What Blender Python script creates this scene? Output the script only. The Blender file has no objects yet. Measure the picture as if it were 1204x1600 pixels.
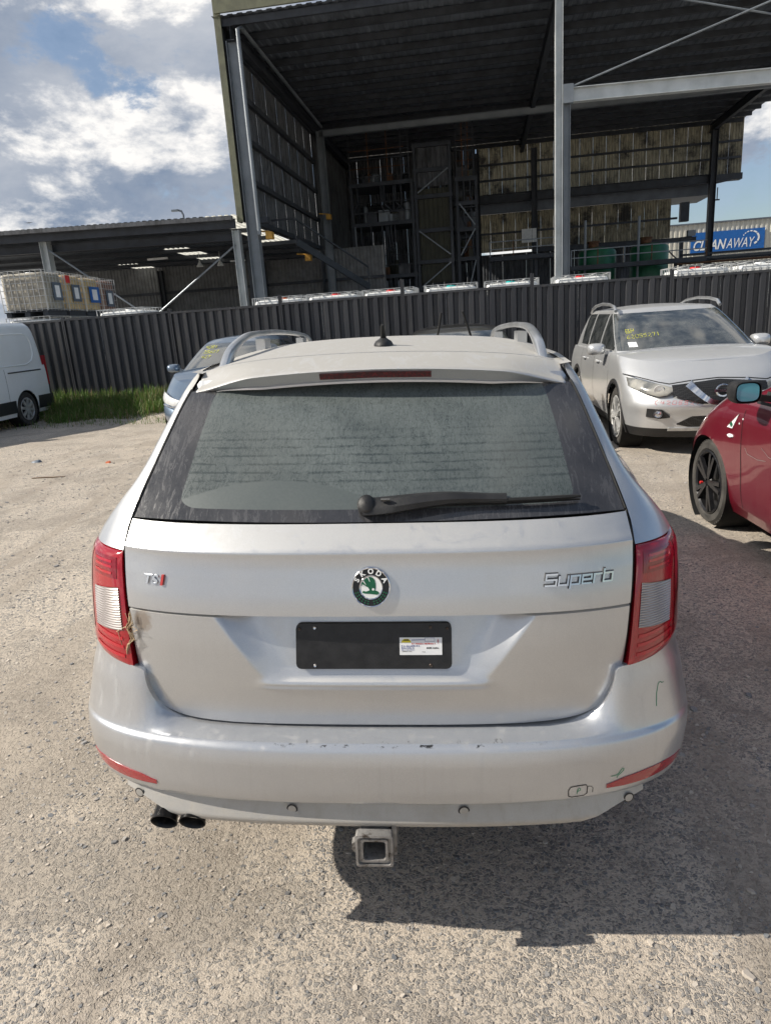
import bpy, bmesh, math, random
import numpy as np
from mathutils import Vector, Matrix, noise
random.seed(7)
RNG = np.random.default_rng(11)
SC = bpy.context.scene
COL = SC.collection
R = math.radians

# ------------------------------------------------------------------ camera
cd = bpy.data.cameras.new('camera')
cd.sensor_fit = 'VERTICAL'; cd.sensor_height = 36; cd.sensor_width = 36 * 770 / 1024
cd.lens = 24.0; cd.clip_start = .05; cd.clip_end = 4000
cam = bpy.data.objects.new('camera', cd); COL.objects.link(cam)
CM = ((0.996265, 0.048826, 0.071224), (0.055235, 0.273678, -0.960234), (-0.066376, 0.960581, 0.269959))
cam.matrix_world = Matrix.Translation((0.19034, -1.419, 1.58232)) @ Matrix(CM).to_4x4()
SC.camera = cam

# ------------------------------------------------------------------ sky, sun, exposure
SUN_EL = R(38); SUN_AZ = (-math.cos(R(7)), -math.sin(R(7)))
SUN = Vector((SUN_AZ[0] * math.cos(SUN_EL), SUN_AZ[1] * math.cos(SUN_EL), math.sin(SUN_EL)))
wd = bpy.data.worlds.new('World'); SC.world = wd; wd.use_nodes = True
def world():
    nt = wd.node_tree; N = nt.nodes; L = nt.links; N.clear()
    def n(t, **k):
        o = N.new(t)
        for a, b in k.items(): setattr(o, a, b)
        return o
    def mth(op, a, b=None, c=None):
        o = n('ShaderNodeMath', operation=op)
        for i, v in enumerate((a, b, c)):
            if v is None: continue
            if isinstance(v, (int, float)): o.inputs[i].default_value = v
            else: L.new(v, o.inputs[i])
        return o.outputs[0]
    out = n('ShaderNodeOutputWorld'); bg = n('ShaderNodeBackground')
    sky = n('ShaderNodeTexSky', sky_type='NISHITA', sun_disc=False)
    sky.sun_elevation = SUN_EL; sky.sun_rotation = math.atan2(SUN.x, SUN.y) % (2 * math.pi)
    sky.air_density = 1.0; sky.dust_density = .7; sky.ozone_density = 1.2
    tc = n('ShaderNodeTexCoord'); sp = n('ShaderNodeSeparateXYZ'); L.new(tc.outputs['Generated'], sp.inputs[0])
    u = sp.outputs[0]; v = sp.outputs[1]; w = mth('MULTIPLY', sp.outputs[2], 1.9)
    def field(du, dv, dw):
        cb = n('ShaderNodeCombineXYZ')
        L.new(mth('ADD', u, CL_OFF[0] + du), cb.inputs[0]); L.new(mth('ADD', v, CL_OFF[1] + dv), cb.inputs[1]); L.new(mth('ADD', w, CL_OFF[2] + dw), cb.inputs[2])
        a = n('ShaderNodeTexNoise'); a.inputs['Scale'].default_value = 4.0; a.inputs['Detail'].default_value = 8; a.inputs['Roughness'].default_value = .61; a.inputs['Distortion'].default_value = .18
        L.new(cb.outputs[0], a.inputs['Vector']); return a.outputs[0]
    CL_OFF = (1.1, 7.3, 2.0)
    f0 = field(0, 0, 0); f1 = field(-.06, -.01, .11)
    f2 = field(.31, .17, .4)
    # big soft variation of the cover: broken cumulus, thinner towards the east
    b = n('ShaderNodeTexNoise'); b.inputs['Scale'].default_value = 1.5; b.inputs['Detail'].default_value = 3; L.new(tc.outputs['Generated'], b.inputs['Vector'])
    cover = mth('ADD', f0, mth('MULTIPLY', mth('SUBTRACT', b.outputs[0], .5), .16))
    cover = mth('SUBTRACT', cover, mth('MULTIPLY', sp.outputs[0], .21))
    def rng(v, lo, hi, o0=0., o1=1.):
        m = n('ShaderNodeMapRange', interpolation_type='SMOOTHSTEP'); L.new(v, m.inputs[0])
        for i, q in enumerate((lo, hi, o0, o1)): m.inputs[i + 1].default_value = q
        return m.outputs[0]
    dens = rng(cover, .445, .515); veil = rng(cover, .30, .50, 0., .38)
    sh = mth('MULTIPLY_ADD', mth('SUBTRACT', f0, f1), 7.5, .42)
    sh = mth('SUBTRACT', sh, mth('MULTIPLY', rng(cover, .46, .64), .40))           # thick cores are grey underneath
    lit = mth('MULTIPLY_ADD', rng(sh, .0, 1.05), .90, mth('MULTIPLY_ADD', f2, 1.1, -.42))
    cc = n('ShaderNodeMix', data_type='RGBA'); cc.inputs[6].default_value = (2.2, 2.85, 4.0, 1); cc.inputs[7].default_value = (10.8, 10.5, 10.1, 1); L.new(lit, cc.inputs[0])
    vl = n('ShaderNodeMix', data_type='RGBA'); L.new(veil, vl.inputs[0]); L.new(sky.outputs[0], vl.inputs[6]); vl.inputs[7].default_value = (4.2, 5.3, 7.2, 1)
    mx = n('ShaderNodeMix', data_type='RGBA'); L.new(mth('MULTIPLY', dens, .95), mx.inputs[0]); L.new(vl.outputs[2], mx.inputs[6]); L.new(cc.outputs[2], mx.inputs[7])
    L.new(mx.outputs[2], bg.inputs[0]); bg.inputs[1].default_value = .078
    L.new(bg.outputs[0], out.inputs[0])
world()
sl = bpy.data.lights.new('sun', 'SUN'); sl.energy = 5.0; sl.angle = R(.5); sl.color = (1, .93, .82)
so = bpy.data.objects.new('sun', sl); COL.objects.link(so); so.rotation_euler = SUN.to_track_quat('Z', 'Y').to_euler()
so.location = (-30, -10, 40)
SC.view_settings.view_transform = 'Standard'; SC.view_settings.look = 'None'
SC.view_settings.exposure = 0.34; SC.view_settings.gamma = 1
SC.render.film_transparent = False
SC.cycles.max_bounces = 6; SC.cycles.diffuse_bounces = 3; SC.cycles.glossy_bounces = 3; SC.cycles.transmission_bounces = 2
SC.cycles.use_denoising = True; SC.cycles.use_adaptive_sampling = True; SC.cycles.adaptive_threshold = .015; SC.cycles.use_light_tree = False

# ------------------------------------------------------------------ materials
class NT:
    def __init__(s, name):
        s.m = bpy.data.materials.new(name); s.m.use_nodes = True
        s.t = s.m.node_tree; s.N = s.t.nodes; s.L = s.t.links
        s.b = s.N['Principled BSDF']; s._c = None
    def n(s, t, **k):
        o = s.N.new(t)
        for a, b in k.items(): setattr(o, a, b)
        return o
    def put(s, sock, v):
        if hasattr(v, 'is_linked') or hasattr(v, 'links'): s.L.new(v, sock)
        elif isinstance(v, (tuple, list)) and len(v) == 3 and sock.type == 'RGBA': sock.default_value = (*v, 1)
        else: sock.default_value = v
    def set(s, **k):
        for a, v in k.items(): s.put(s.b.inputs[a.replace('_', ' ')], v)
        return s
    def co(s, kind='Object', scale=None):
        if s._c is None: s._c = s.n('ShaderNodeTexCoord')
        o = s._c.outputs[kind]
        if scale:
            mp = s.n('ShaderNodeMapping'); s.L.new(o, mp.inputs[0]); mp.inputs['Scale'].default_value = scale; return mp.outputs[0]
        return o
    def noise(s, scale=5, detail=4, rough=.5, vec=None, dist=0, out=0):
        o = s.n('ShaderNodeTexNoise'); o.inputs['Scale'].default_value = scale; o.inputs['Detail'].default_value = detail
        o.inputs['Roughness'].default_value = rough; o.inputs['Distortion'].default_value = dist
        s.L.new(vec if vec is not None else s.co(), o.inputs['Vector']); return o.outputs[out]
    def voro(s, scale, vec=None, feature='F1', rand=1.0):
        o = s.n('ShaderNodeTexVoronoi', feature=feature); o.inputs['Scale'].default_value = scale
        o.inputs['Randomness'].default_value = rand
        s.L.new(vec if vec is not None else s.co(), o.inputs['Vector']); return o
    def ramp(s, f, a, b, lo=0., hi=1., smooth=True):
        o = s.n('ShaderNodeMapRange', interpolation_type='SMOOTHSTEP' if smooth else 'LINEAR')
        s.put(o.inputs[0], f)
        for i, v in enumerate((a, b, lo, hi)): s.put(o.inputs[i + 1], v)
        return o.outputs[0]
    def mix(s, f, a, b):
        o = s.n('ShaderNodeMix', data_type='RGBA'); s.put(o.inputs[0], f); s.put(o.inputs[6], a); s.put(o.inputs[7], b); return o.outputs[2]
    def math(s, op, a, b=0.0):
        o = s.n('ShaderNodeMath', operation=op); s.put(o.inputs[0], a); s.put(o.inputs[1], b); return o.outputs[0]
    def sep(s, v):
        o = s.n('ShaderNodeSeparateXYZ'); s.L.new(v, o.inputs[0]); return o.outputs
    def bump(s, h, strength=.3, dist=.01):
        o = s.n('ShaderNodeBump'); o.inputs['Strength'].default_value = strength; o.inputs['Distance'].default_value = dist
        s.L.new(h, o.inputs['Height']); s.L.new(o.outputs[0], s.b.inputs['Normal']); return s
M = {}
def simple(name, col, rough=.5, metal=0., var=.12, scale=6, bump=0., coat=0., spec=None, rv=.1):
    t = NT(name); f = t.noise(scale, 5, .6)
    c0 = tuple(max(0, c * (1 - var)) for c in col); c1 = tuple(c * (1 + var) for c in col)
    t.set(Base_Color=t.mix(t.ramp(f, .3, .7), c0, c1), Metallic=metal, Roughness=t.ramp(f, .3, .7, max(.02, rough - rv * rough), min(1, rough + rv * rough)))
    if coat: t.set(Coat_Weight=coat, Coat_Roughness=.06)
    if spec is not None: t.set(Specular_IOR_Level=spec)
    if bump: t.bump(t.noise(scale * 9, 3), bump, .004)
    M[name] = t.m; return t
def paint(name, col, metal=.75, rough=.38, coat=.6, dust=.25, dcol=(.42, .37, .31), top=0.0, streak=0.0, coatr=.08):
    """car paint under a film of yard dust; top = extra dust on up-facing faces"""
    t = NT(name)
    f = t.noise(2.2, 6, .62); g = t.noise(38, 4, .6); fl = t.noise(900, 1)
    d = t.math('MULTIPLY', t.ramp(f, .38, .75), dust)
    d = t.math('ADD', d, t.math('MULTIPLY', t.ramp(g, .45, .75), dust * .35))
    if top:
        geo = t.n('ShaderNodeNewGeometry'); nz = t.sep(geo.outputs['Normal'])[2]
        k = t.ramp(nz, .55, .97, 0, top)
        rp = t.noise(14, 6, .7, t.co('Object', (1, .35, 1)), 2.2)
        k = t.math('MULTIPLY', k, t.ramp(rp, .32, .5, .62, 1.0))
        d = t.math('MAXIMUM', d, k)
    if streak:
        s_ = t.noise(16, 4, .6, t.co('Object', (2.4, 2.4, .12)))
        d = t.math('ADD', d, t.math('MULTIPLY', t.ramp(s_, .52, .72), streak))
    d = t.math('MINIMUM', d, .95)
    base = t.mix(t.ramp(fl, .35, .65), tuple(c * .93 for c in col), tuple(min(1, c * 1.06) for c in col))
    t.set(Base_Color=t.mix(d, base, dcol), Metallic=t.math('MULTIPLY', t.math('SUBTRACT', 1.0, d), metal),
          Roughness=t.ramp(d, 0, .6, rough, .85), Coat_Weight=t.ramp(d, 0, .7, coat, 0.0), Coat_Roughness=coatr)
    M[name] = t.m; return t

# ------------------------------------------------------------------ mesh helpers
def sm(a, b, x):
    x = np.clip((x - a) / (b - a), 0, 1); return x * x * (3 - 2 * x)
def pch(xs, ys):
    """monotone cubic through points"""
    xs = np.array(xs, float); ys = np.array(ys, float); h = np.diff(xs); d = np.diff(ys) / h
    m = np.zeros(len(xs)); m[0] = d[0]; m[-1] = d[-1]
    for i in range(1, len(xs) - 1):
        m[i] = 0 if d[i - 1] * d[i] <= 0 else 2 * d[i - 1] * d[i] / (d[i - 1] + d[i])
    def f(x):
        x = np.clip(np.asarray(x, float), xs[0], xs[-1]); i = np.clip(np.searchsorted(xs, x) - 1, 0, len(h) - 1)
        t = (x - xs[i]) / h[i]; t2 = t * t; t3 = t2 * t
        return (2*t3-3*t2+1)*ys[i] + (t3-2*t2+t)*h[i]*m[i] + (-2*t3+3*t2)*ys[i+1] + (t3-t2)*h[i]*m[i+1]
    return f
class MB:
    def __init__(s): s.v = []; s.f = []; s.uv = None
    def add(s, vs, fs):
        o = len(s.v); s.v += [tuple(map(float, p)) for p in vs]; s.f += [tuple(i + o for i in f) for f in fs]; return s
    def box(s, c, d, rot=None):
        x, y, z = d[0] / 2, d[1] / 2, d[2] / 2
        p = [Vector((a * x, b * y, g * z)) for g in (-1, 1) for b in (-1, 1) for a in (-1, 1)]
        if rot is not None: p = [rot @ q for q in p]
        return s.add([q + Vector(c) for q in p], [(0,2,3,1),(4,5,7,6),(0,1,5,4),(2,6,7,3),(0,4,6,2),(1,3,7,5)])
    def bb(s, x0, x1, y0, y1, z0, z1): return s.box(((x0+x1)/2, (y0+y1)/2, (z0+z1)/2), (abs(x1-x0), abs(y1-y0), abs(z1-z0)))
    def bar(s, p, q, w, h, up=(0, 0, 1)):
        p = Vector(p); q = Vector(q); d = (q - p).normalized(); u = Vector(up)
        if abs(d.dot(u)) > .99: u = Vector((0, 1, 0))
        a = d.cross(u).normalized(); b = a.cross(d)
        c = [a * (w / 2 * i) + b * (h / 2 * j) for i, j in ((-1, -1), (1, -1), (1, 1), (-1, 1))]
        return s.add([p + k for k in c] + [q + k for k in c], [(3,2,1,0),(4,5,6,7),(0,1,5,4),(1,2,6,5),(2,3,7,6),(3,0,4,7)])
    def ibeam(s, p, q, w, h, up=(0, 0, 1), t=.02):
        p = Vector(p); q = Vector(q); d = (q - p).normalized(); u = Vector(up)
        a = d.cross(u).normalized(); b = a.cross(d)
        for k in (-1, 1): s.bar(p + b * (k * (h / 2 - t / 2)), q + b * (k * (h / 2 - t / 2)), w, t, b)
        return s.bar(p, q, t * .7, h - 2 * t - .002, b)
    def tube(s, pts, r, n=8, caps=True):
        pts = [Vector(p) for p in pts]; rs = r if isinstance(r, (list, tuple)) else [r] * len(pts)
        vs = []; up = None
        for i, p in enumerate(pts):
            d = (pts[min(i + 1, len(pts) - 1)] - pts[max(i - 1, 0)]).normalized()
            if up is None: up = Vector((0, 0, 1)) if abs(d.z) < .9 else Vector((0, 1, 0))
            a = d.cross(up).normalized(); b = a.cross(d); up = b
            vs += [p + a * (rs[i] * math.cos(2*math.pi*k/n)) + b * (rs[i] * math.sin(2*math.pi*k/n)) for k in range(n)]
        fs = [(i*n+k, i*n+(k+1) % n, (i+1)*n+(k+1) % n, (i+1)*n+k) for i in range(len(pts)-1) for k in range(n)]
        if caps: fs += [tuple(range(n-1, -1, -1)), tuple((len(pts)-1)*n+k for k in range(n))]
        return s.add(vs, fs)
    def lathe(s, prof, c=(0, 0, 0), axis='x', n=32):
        """prof: (radius, along-axis) points"""
        vs = []
        for r, h in prof:
            for k in range(n):
                a = 2*math.pi*k/n; p = (h, r*math.cos(a), r*math.sin(a))
                if axis == 'y': p = (p[1], p[0], p[2])
                if axis == 'z': p = (p[1], p[2], p[0])
                vs.append((p[0]+c[0], p[1]+c[1], p[2]+c[2]))
        m = len(prof)
        return s.add(vs, [(i*n+k, i*n+(k+1) % n, (i+1)*n+(k+1) % n, (i+1)*n+k) for i in range(m-1) for k in range(n)])
    def grid(s, P, flip=False, close=False):
        """P: array (rows, cols, 3)"""
        P = np.asarray(P); nr, nc = P.shape[:2]; fs = []
        for i in range(nr - 1):
            for j in range(nc - 1):
                q = (i*nc+j, i*nc+j+1, (i+1)*nc+j+1, (i+1)*nc+j); fs.append(q[::-1] if flip else q)
        return s.add(P.reshape(-1, 3), fs)
    def poly(s, pts, off):
        """prism: polygon pts pushed by off"""
        n = len(pts); off = Vector(off); a = [Vector(p) for p in pts]
        return s.add(a + [p + off for p in a], [tuple(range(n)), tuple(range(2*n-1, n-1, -1))] + [(i, i+n, (i+1) % n+n, (i+1) % n) for i in range(n)])
    def build(s, name, mat, parent=None, smooth=0, fix=False, loc=None, uv=None):
        me = bpy.data.meshes.new(name); me.from_pydata(s.v, [], s.f)
        if fix:
            bm = bmesh.new(); bm.from_mesh(me); bmesh.ops.remove_doubles(bm, verts=bm.verts, dist=1e-5); bmesh.ops.recalc_face_normals(bm, faces=bm.faces); bm.to_mesh(me); bm.free()
        if smooth:
            me.polygons.foreach_set('use_smooth', [True] * len(me.polygons)); me.set_sharp_from_angle(angle=R(smooth))
        if uv is not None:
            lay = me.uv_layers.new(name='UVMap'); li = np.zeros(len(me.loops), int); me.loops.foreach_get('vertex_index', li)
            lay.data.foreach_set('uv', np.asarray(uv)[li].ravel())
        me.materials.append(M[mat] if isinstance(mat, str) else mat)
        o = bpy.data.objects.new(name, me); COL.objects.link(o)
        if parent is not None: o.parent = parent
        if loc is not None: o.location = loc
        return o
def tag(o, label=None, cat=None, group=None, kind=None):
    for k, v in (('label', label), ('category', cat), ('group', group), ('kind', kind)):
        if v: o[k] = v
    return o
def empty(name, loc=(0, 0, 0), rz=0., label=None, cat=None, group=None):
    o = bpy.data.objects.new(name, None); COL.objects.link(o); o.location = loc; o.rotation_euler = (0, 0, rz); o.empty_display_size = .2
    return tag(o, label, cat, group)
def copy_tree(o, parent=None):
    c = o.copy(); COL.objects.link(c); c.parent = parent
    for ch in list(o.children): copy_tree(ch, c)
    return c
def text_pts(txt, size, shear=0., bold=0.0):
    """flat mesh of lettering: returns verts (x, y) and faces"""
    cu = bpy.data.curves.new('t', 'FONT'); cu.body = txt; cu.size = size; cu.shear = shear; cu.align_x = 'LEFT'; cu.offset = bold; cu.resolution_u = 4
    ob = bpy.data.objects.new('t', cu); COL.objects.link(ob)
    dg = bpy.context.evaluated_depsgraph_get(); me = bpy.data.meshes.new_from_object(ob.evaluated_get(dg))
    vs = np.array([v.co[:] for v in me.vertices]); fs = [tuple(p.vertices) for p in me.polygons]
    COL.objects.unlink(ob); bpy.data.objects.remove(ob); bpy.data.meshes.remove(me); bpy.data.curves.remove(cu)
    return vs, fs
def text_on(mb, txt, size, fn, shear=0., bold=0., thick=.0, fit=None):
    """map lettering through fn(x, y, depth) -> point; thick adds a raised edge"""
    vs, fs = text_pts(txt, size, shear, bold)
    if fit:
        w = vs[:, 0].max() - vs[:, 0].min(); vs[:, 0] = (vs[:, 0] - vs[:, 0].min()) * fit / w
    top = [fn(x, y, thick) for x, y, _ in vs]; mb.add(top, fs)
    if thick:
        ed = {}
        for f in fs:
            for a, b in zip(f, f[1:] + f[:1]): ed[(a, b)] = 1
        bs = [e for e in ed if (e[1], e[0]) not in ed]
        for a, b in bs:
            mb.add([fn(vs[a][0], vs[a][1], thick), fn(vs[a][0], vs[a][1], 0), fn(vs[b][0], vs[b][1], 0), fn(vs[b][0], vs[b][1], thick)], [(0, 1, 2, 3)])
    return vs[:, 0].max()
# ------------------------------------------------------------------ generic car shell
def superell(n, w, d, N=400):
    th = np.linspace(0, math.pi / 2, N); x = np.sin(th) ** (2 / n); y = 1 - np.cos(th) ** (2 / n)
    s = np.concatenate([[0], np.cumsum(np.hypot(np.diff(x * w), np.diff(y * d)))]); s /= s[-1]
    return s, x, y
class Shell:
    """closed plan curves stacked over height; rear near y=0, front towards +y, built as right half"""
    def __init__(s, hw, yr, yf, Dr=.35, nr=3., Df=.45, nf=2.8, mult=None):
        s.hw, s.yr, s.yf, s.Dr, s.Df = hw, yr, yf, Dr, Df
        s.mult = mult or (lambda y: np.ones_like(y))
        s.rt = superell(nr, .8, .35); s.ft = superell(nf, .8, .45)
    def curve(s, z, Nr, Ns, Nf, stop=0., ys=None):
        yr, yf, w = float(s.yr(z)), float(s.yf(z)), float(s.hw(z))
        Dr = s.Dr(z) if callable(s.Dr) else s.Dr; Df = s.Df(z) if callable(s.Df) else s.Df
        t = np.linspace(stop, 1, Nr); T, X, Y = s.rt
        x = [w * np.interp(t, T, X)]; y = [yr + Dr * np.interp(t, T, Y)]
        a, b = yr + Dr, yf - Df
        yy = np.linspace(a, b, Ns + 2)[1:-1] if ys is None else np.clip(ys, a + .002, b - .002)
        x.append(np.full(len(yy), w)); y.append(yy)
        T, X, Y = s.ft; t = np.linspace(1, 0, Nf)
        x.append(w * np.interp(t, T, X)); y.append(yf - Df * np.interp(t, T, Y))
        x = np.concatenate(x); y = np.concatenate(y); return x * s.mult(y), y
    def fpt(s, x, z, off=0.):
        """point on the front face"""
        T, X, Y = s.ft; w = s.hw(z); Df = s.Df(z) if callable(s.Df) else s.Df
        y = s.yf(z) - Df * np.interp(np.abs(x) / w, X, Y)
        return np.array([x, y + off, z])
    def spt(s, y, z, side, off=0.):
        return np.array([side * (float(s.hw(z)) * float(s.mult(np.array([y]))[0]) + off), y, z])
def emit(P, side, cls, arches=()):
    """split a grid into parts by face class"""
    nr, nc = P.shape[:2]; V = P.reshape(-1, 3).copy(); ins = np.zeros(len(V), int)
    for yc, zc, r in arches:
        d = np.hypot(V[:, 1] - yc, V[:, 2] - zc); k = d < r
        dirs = np.stack([(V[:, 1] - yc), (V[:, 2] - zc)], 1) / np.maximum(d, 1e-6)[:, None]
        V[k, 1] = yc + dirs[k, 0] * r; V[k, 2] = zc + dirs[k, 1] * r; ins[k] = 1
    V[:, 0] *= side; out = {}
    for i in range(nr - 1):
        for j in range(nc - 1):
            q = (i*nc+j, i*nc+j+1, (i+1)*nc+j+1, (i+1)*nc+j)
            if ins[q[0]] + ins[q[1]] + ins[q[2]] + ins[q[3]] == 4: continue
            c = V[list(q)].mean(0); nm = cls(i, j, abs(c[0]), c[1], c[2])
            if nm is None: continue
            out.setdefault(nm, []).append(q if side > 0 else q[::-1])
    res = {}
    for nm, fs in out.items():
        used = sorted({i for f in fs for i in f}); mp = {u: k for k, u in enumerate(used)}
        mb = MB(); mb.add(V[used], [tuple(mp[i] for i in f) for f in fs]); res[nm] = mb
    return res
def across(C, zc, crown, K=17, pw=2.):
    """rows from the left to the right copy of curve C (x, y, z); crown raises the middle"""
    u = np.linspace(-1, 1, K); P = np.zeros((len(C), K, 3))
    P[:, :, 0] = C[:, 0:1] * u; P[:, :, 1] = C[:, 1:2]
    P[:, :, 2] = C[:, 2:3] + (np.asarray(crown).reshape(-1, 1) if np.ndim(crown) else crown) * (1 - np.abs(u) ** pw)
    return P
def wheel(root, x, y, r, side, width=.22, rim_r=.72, spokes=5, mat='rim_silver', double=True, name='wheel', steer=0., tyre='tyre', face=.03):
    """tyre as the part, rim as its child; outer face towards side*x"""
    w = width; mb = MB()
    prof = [(r*rim_r, -w*.42), (r*.80, -w*.5), (r*.93, -w*.5), (r*.985, -w*.42), (r, -w*.25)]
    prof += [(r*.985, -w*.24), (r*.985, -w*.20), (r, -w*.19), (r, -w*.03), (r*.985, -w*.02), (r*.985, w*.02), (r, w*.03), (r, w*.19), (r*.985, w*.2), (r*.985, w*.24), (r, w*.25)]
    prof += [(r*.985, w*.42), (r*.93, w*.5), (r*.80, w*.5), (r*rim_r, w*.42)]
    mb.lathe(prof, axis='x', n=56)
    for k in range(56):      # tread blocks
        a = 2*math.pi*k/56; rot = Matrix.Rotation(a, 3, 'X')
        for xx in (-.35, .35): mb.box(rot @ Vector((xx*w, 0, r*.992)), (w*.16, r*.06, .012), rot)
    t = mb.build(name, tyre, root, 35); t.location = (x, y, r); t.rotation_euler = (0, 0, steer)
    rb = MB(); rr = r * rim_r; f = side * w * .5
    rb.lathe([(rr*1.02, f*.96), (rr*.97, f*1.0), (rr*.92, f*.9), (rr*.90, -f*.6)], axis='x', n=48)
    rb.lathe([(rr*.2, f*.86), (rr*.17, f*.95), (0.001, f*.95)], axis='x', n=20)
    for k in range(spokes):
        for da in ((-.16, .16) if double else (0,)):
            a = 2*math.pi*(k + .25)/spokes; rot = Matrix.Rotation(a + da * .9, 3, 'X'); rot0 = Matrix.Rotation(a + da * .35, 3, 'X')
            p = rot0 @ Vector((f*.90, 0, rr*.12)); q = rot @ Vector((f*.93, 0, rr*.95))
            ww = rr * (.13 if double else .24)
            rb.bar(p, q, ww, face, (1, 0, 0))
    ro = rb.build('rim', mat, t, 40)
    bd = MB(); bd.lathe([(rr*.90, 0), (.001, 0)], (f*.15, 0, 0), 'x', 32); bd.lathe([(rr*.62, 0.01*side), (.001, .01*side)], (f*.35, 0, 0), 'x', 32)
    bd.build('brake_disc', 'black_plastic', t, 40)
    return t
def col_patch(fn, cols, nz, off, name, mat, parent, thick=.0, smooth=50, rim=.0, dome=0.):
    """surface piece: cols = [(x, z0, z1)], fn(x, z, off) -> point; folded rim gives it an edge"""
    n = len(cols); P = np.zeros((nz + 1, n, 3))
    for j, (x, z0, z1) in enumerate(cols):
        for i in range(nz + 1):
            u = i / nz; e = dome * (1 - (2*u-1)**4) * (1 - (2*j/(n-1)-1)**4)
            P[i, j] = fn(x, z0 + u * (z1 - z0), off + e)
    mb = MB(); mb.grid(P)
    if rim:
        Q = lambda i, j: fn(cols[j][0], cols[j][1] + i / nz * (cols[j][2] - cols[j][1]), off - rim)
        ring = [(0, j) for j in range(n)] + [(i, n-1) for i in range(1, nz+1)] + [(nz, j) for j in range(n-2, -1, -1)] + [(i, 0) for i in range(nz-1, 0, -1)]
        vs = [P[i, j] for i, j in ring] + [Q(i, j) for i, j in ring]; m = len(ring)
        mb.add(vs, [(k, (k+1) % m, (k+1) % m + m, k + m) for k in range(m)])
    return mb.build(name, mat, parent, smooth, fix=True)
def cols_of(lo, hi, n):
    """columns between two polylines given as (x, z) lists"""
    x0 = max(lo[0][0], hi[0][0]); x1 = min(lo[-1][0], hi[-1][0]); xs = np.linspace(x0, x1, n)
    a = np.interp(xs, [p[0] for p in lo], [p[1] for p in lo]); b = np.interp(xs, [p[0] for p in hi], [p[1] for p in hi])
    return list(zip(xs, a, b))
def strip(mb, pts, w, nrm, off=0.):
    """thin ribbon along pts lying on a surface whose normal is nrm(p)"""
    pts = [Vector(p) for p in pts]; vs = []
    for i, p in enumerate(pts):
        d = (pts[min(i+1, len(pts)-1)] - pts[max(i-1, 0)]).normalized(); n_ = Vector(nrm(p)) if callable(nrm) else Vector(nrm)
        a = d.cross(n_).normalized() * (w / 2); vs += [p + a + n_ * off, p - a + n_ * off]
    mb.add(vs, [(2*i, 2*i+1, 2*i+3, 2*i+2) for i in range(len(pts)-1)])

# ------------------------------------------------------------------ shared materials
t = paint('silver', (.575, .585, .60), .77, .30, .65, .09, (.36, .345, .315), top=.82, streak=.05, coatr=.05)
b_ = t.b.inputs['Base Color'].links[0].from_socket; o_ = t.sep(t.co())   # mud splash by the left lamp
dx_ = t.math('DIVIDE', t.math('ADD', o_[0], .575), .036); dz_ = t.math('DIVIDE', t.math('SUBTRACT', o_[2], .885), .040); splash = t.math('ADD', t.math('MULTIPLY', dx_, dx_), t.math('MULTIPLY', dz_, dz_))
splash = t.math('MULTIPLY', t.ramp(t.math('ADD', splash, t.math('MULTIPLY', t.noise(70, 5, .7), 1.2)), 1.35, .65), t.ramp(o_[1], .5, .4)); t.L.new(t.mix(t.math('MULTIPLY', splash, .7), b_, (.33, .26, .20)), t.b.inputs['Base Color'])
# scuffs along the bumper crest and fine scratches live in the bumper's own paint
t = paint('silver_bumper', (.56, .575, .60), .78, .31, .55, .16, (.37, .345, .31), top=.12, streak=.15)
b_ = t.b.inputs['Base Color'].links[0].from_socket; o_ = t.sep(t.co())
cz = t.math('SUBTRACT', 1.0, t.ramp(t.math('ABSOLUTE', t.math('SUBTRACT', o_[2], .6125)), .002, .007))
cz = t.math('MULTIPLY', cz, t.ramp(t.math('SUBTRACT', o_[1], t.math('MULTIPLY', t.math('MULTIPLY', o_[0], o_[0]), .12)), .004, -.004))
sc = t.math('MULTIPLY', cz, t.ramp(t.noise(26, 5, .75, t.co('Object', (1, .2, 3))), .57, .63))
sc = t.math('MULTIPLY', sc, t.ramp(t.math('ABSOLUTE', t.math('SUBTRACT', o_[0], .04)), .22, .42, 1.0, 0.0))
sc2 = t.math('MULTIPLY', t.ramp(t.noise(9, 6, .8, t.co('Object', (.6, 1, 14))), .70, .74), .55)
t.L.new(t.mix(t.math('MAXIMUM', sc, t.math('MULTIPLY', sc2, t.ramp(o_[2], .60, .56))), b_, (.05, .048, .045)), t.b.inputs['Base Color'])
paint('silver_low', (.44, .43, .41), .45, .5, .2, .55, (.40, .36, .30), streak=.3)
paint('suv_silver', (.60, .61, .62), .62, .34, .7, .10, (.38, .36, .32), top=.22, streak=.06)
paint('red_paint', (.17, .003, .019), .35, .30, 1.0, .07, (.32, .22, .18), streak=.05, coatr=.03)
paint('blue_paint', (.12, .175, .25), .6, .35, .8, .15, (.35, .32, .28))
paint('dark_paint', (.010, .011, .013), .3, .3, .8, .2, (.14, .13, .11), top=.15)
paint('white_paint', (.88, .90, .90), 0., .35, .5, .10, (.45, .40, .33))
simple('black_plastic', (.016, .016, .017), .55, 0, .3, 20, .15)
simple('dark_plastic', (.03, .031, .033), .5, 0, .25, 15, .1)
simple('grey_plastic', (.09, .09, .09), .6, 0, .2, 20, .15)
simple('rubber', (.012, .012, .012), .75, 0, .3, 30, .2)
t = simple('tyre', (.045, .042, .038), .85, 0, .45, 9, .4)
simple('chrome', (.72, .73, .75), .13, 1., .06, 20)
simple('rim_silver', (.55, .55, .54), .38, .45, .15, 12)
simple('rim_black', (.014, .014, .016), .38, .2, .3, 12)
simple('void', (.004, .004, .004), .9, 0, .1)
simple('white_trim', (.74, .75, .74), .45, 0, .1, 9)
simple('emblem_black', (.008, .008, .008), .25, 0, .1)
simple('emblem_green', (.006, .10, .045), .3, 0, .15, 60)
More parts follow.
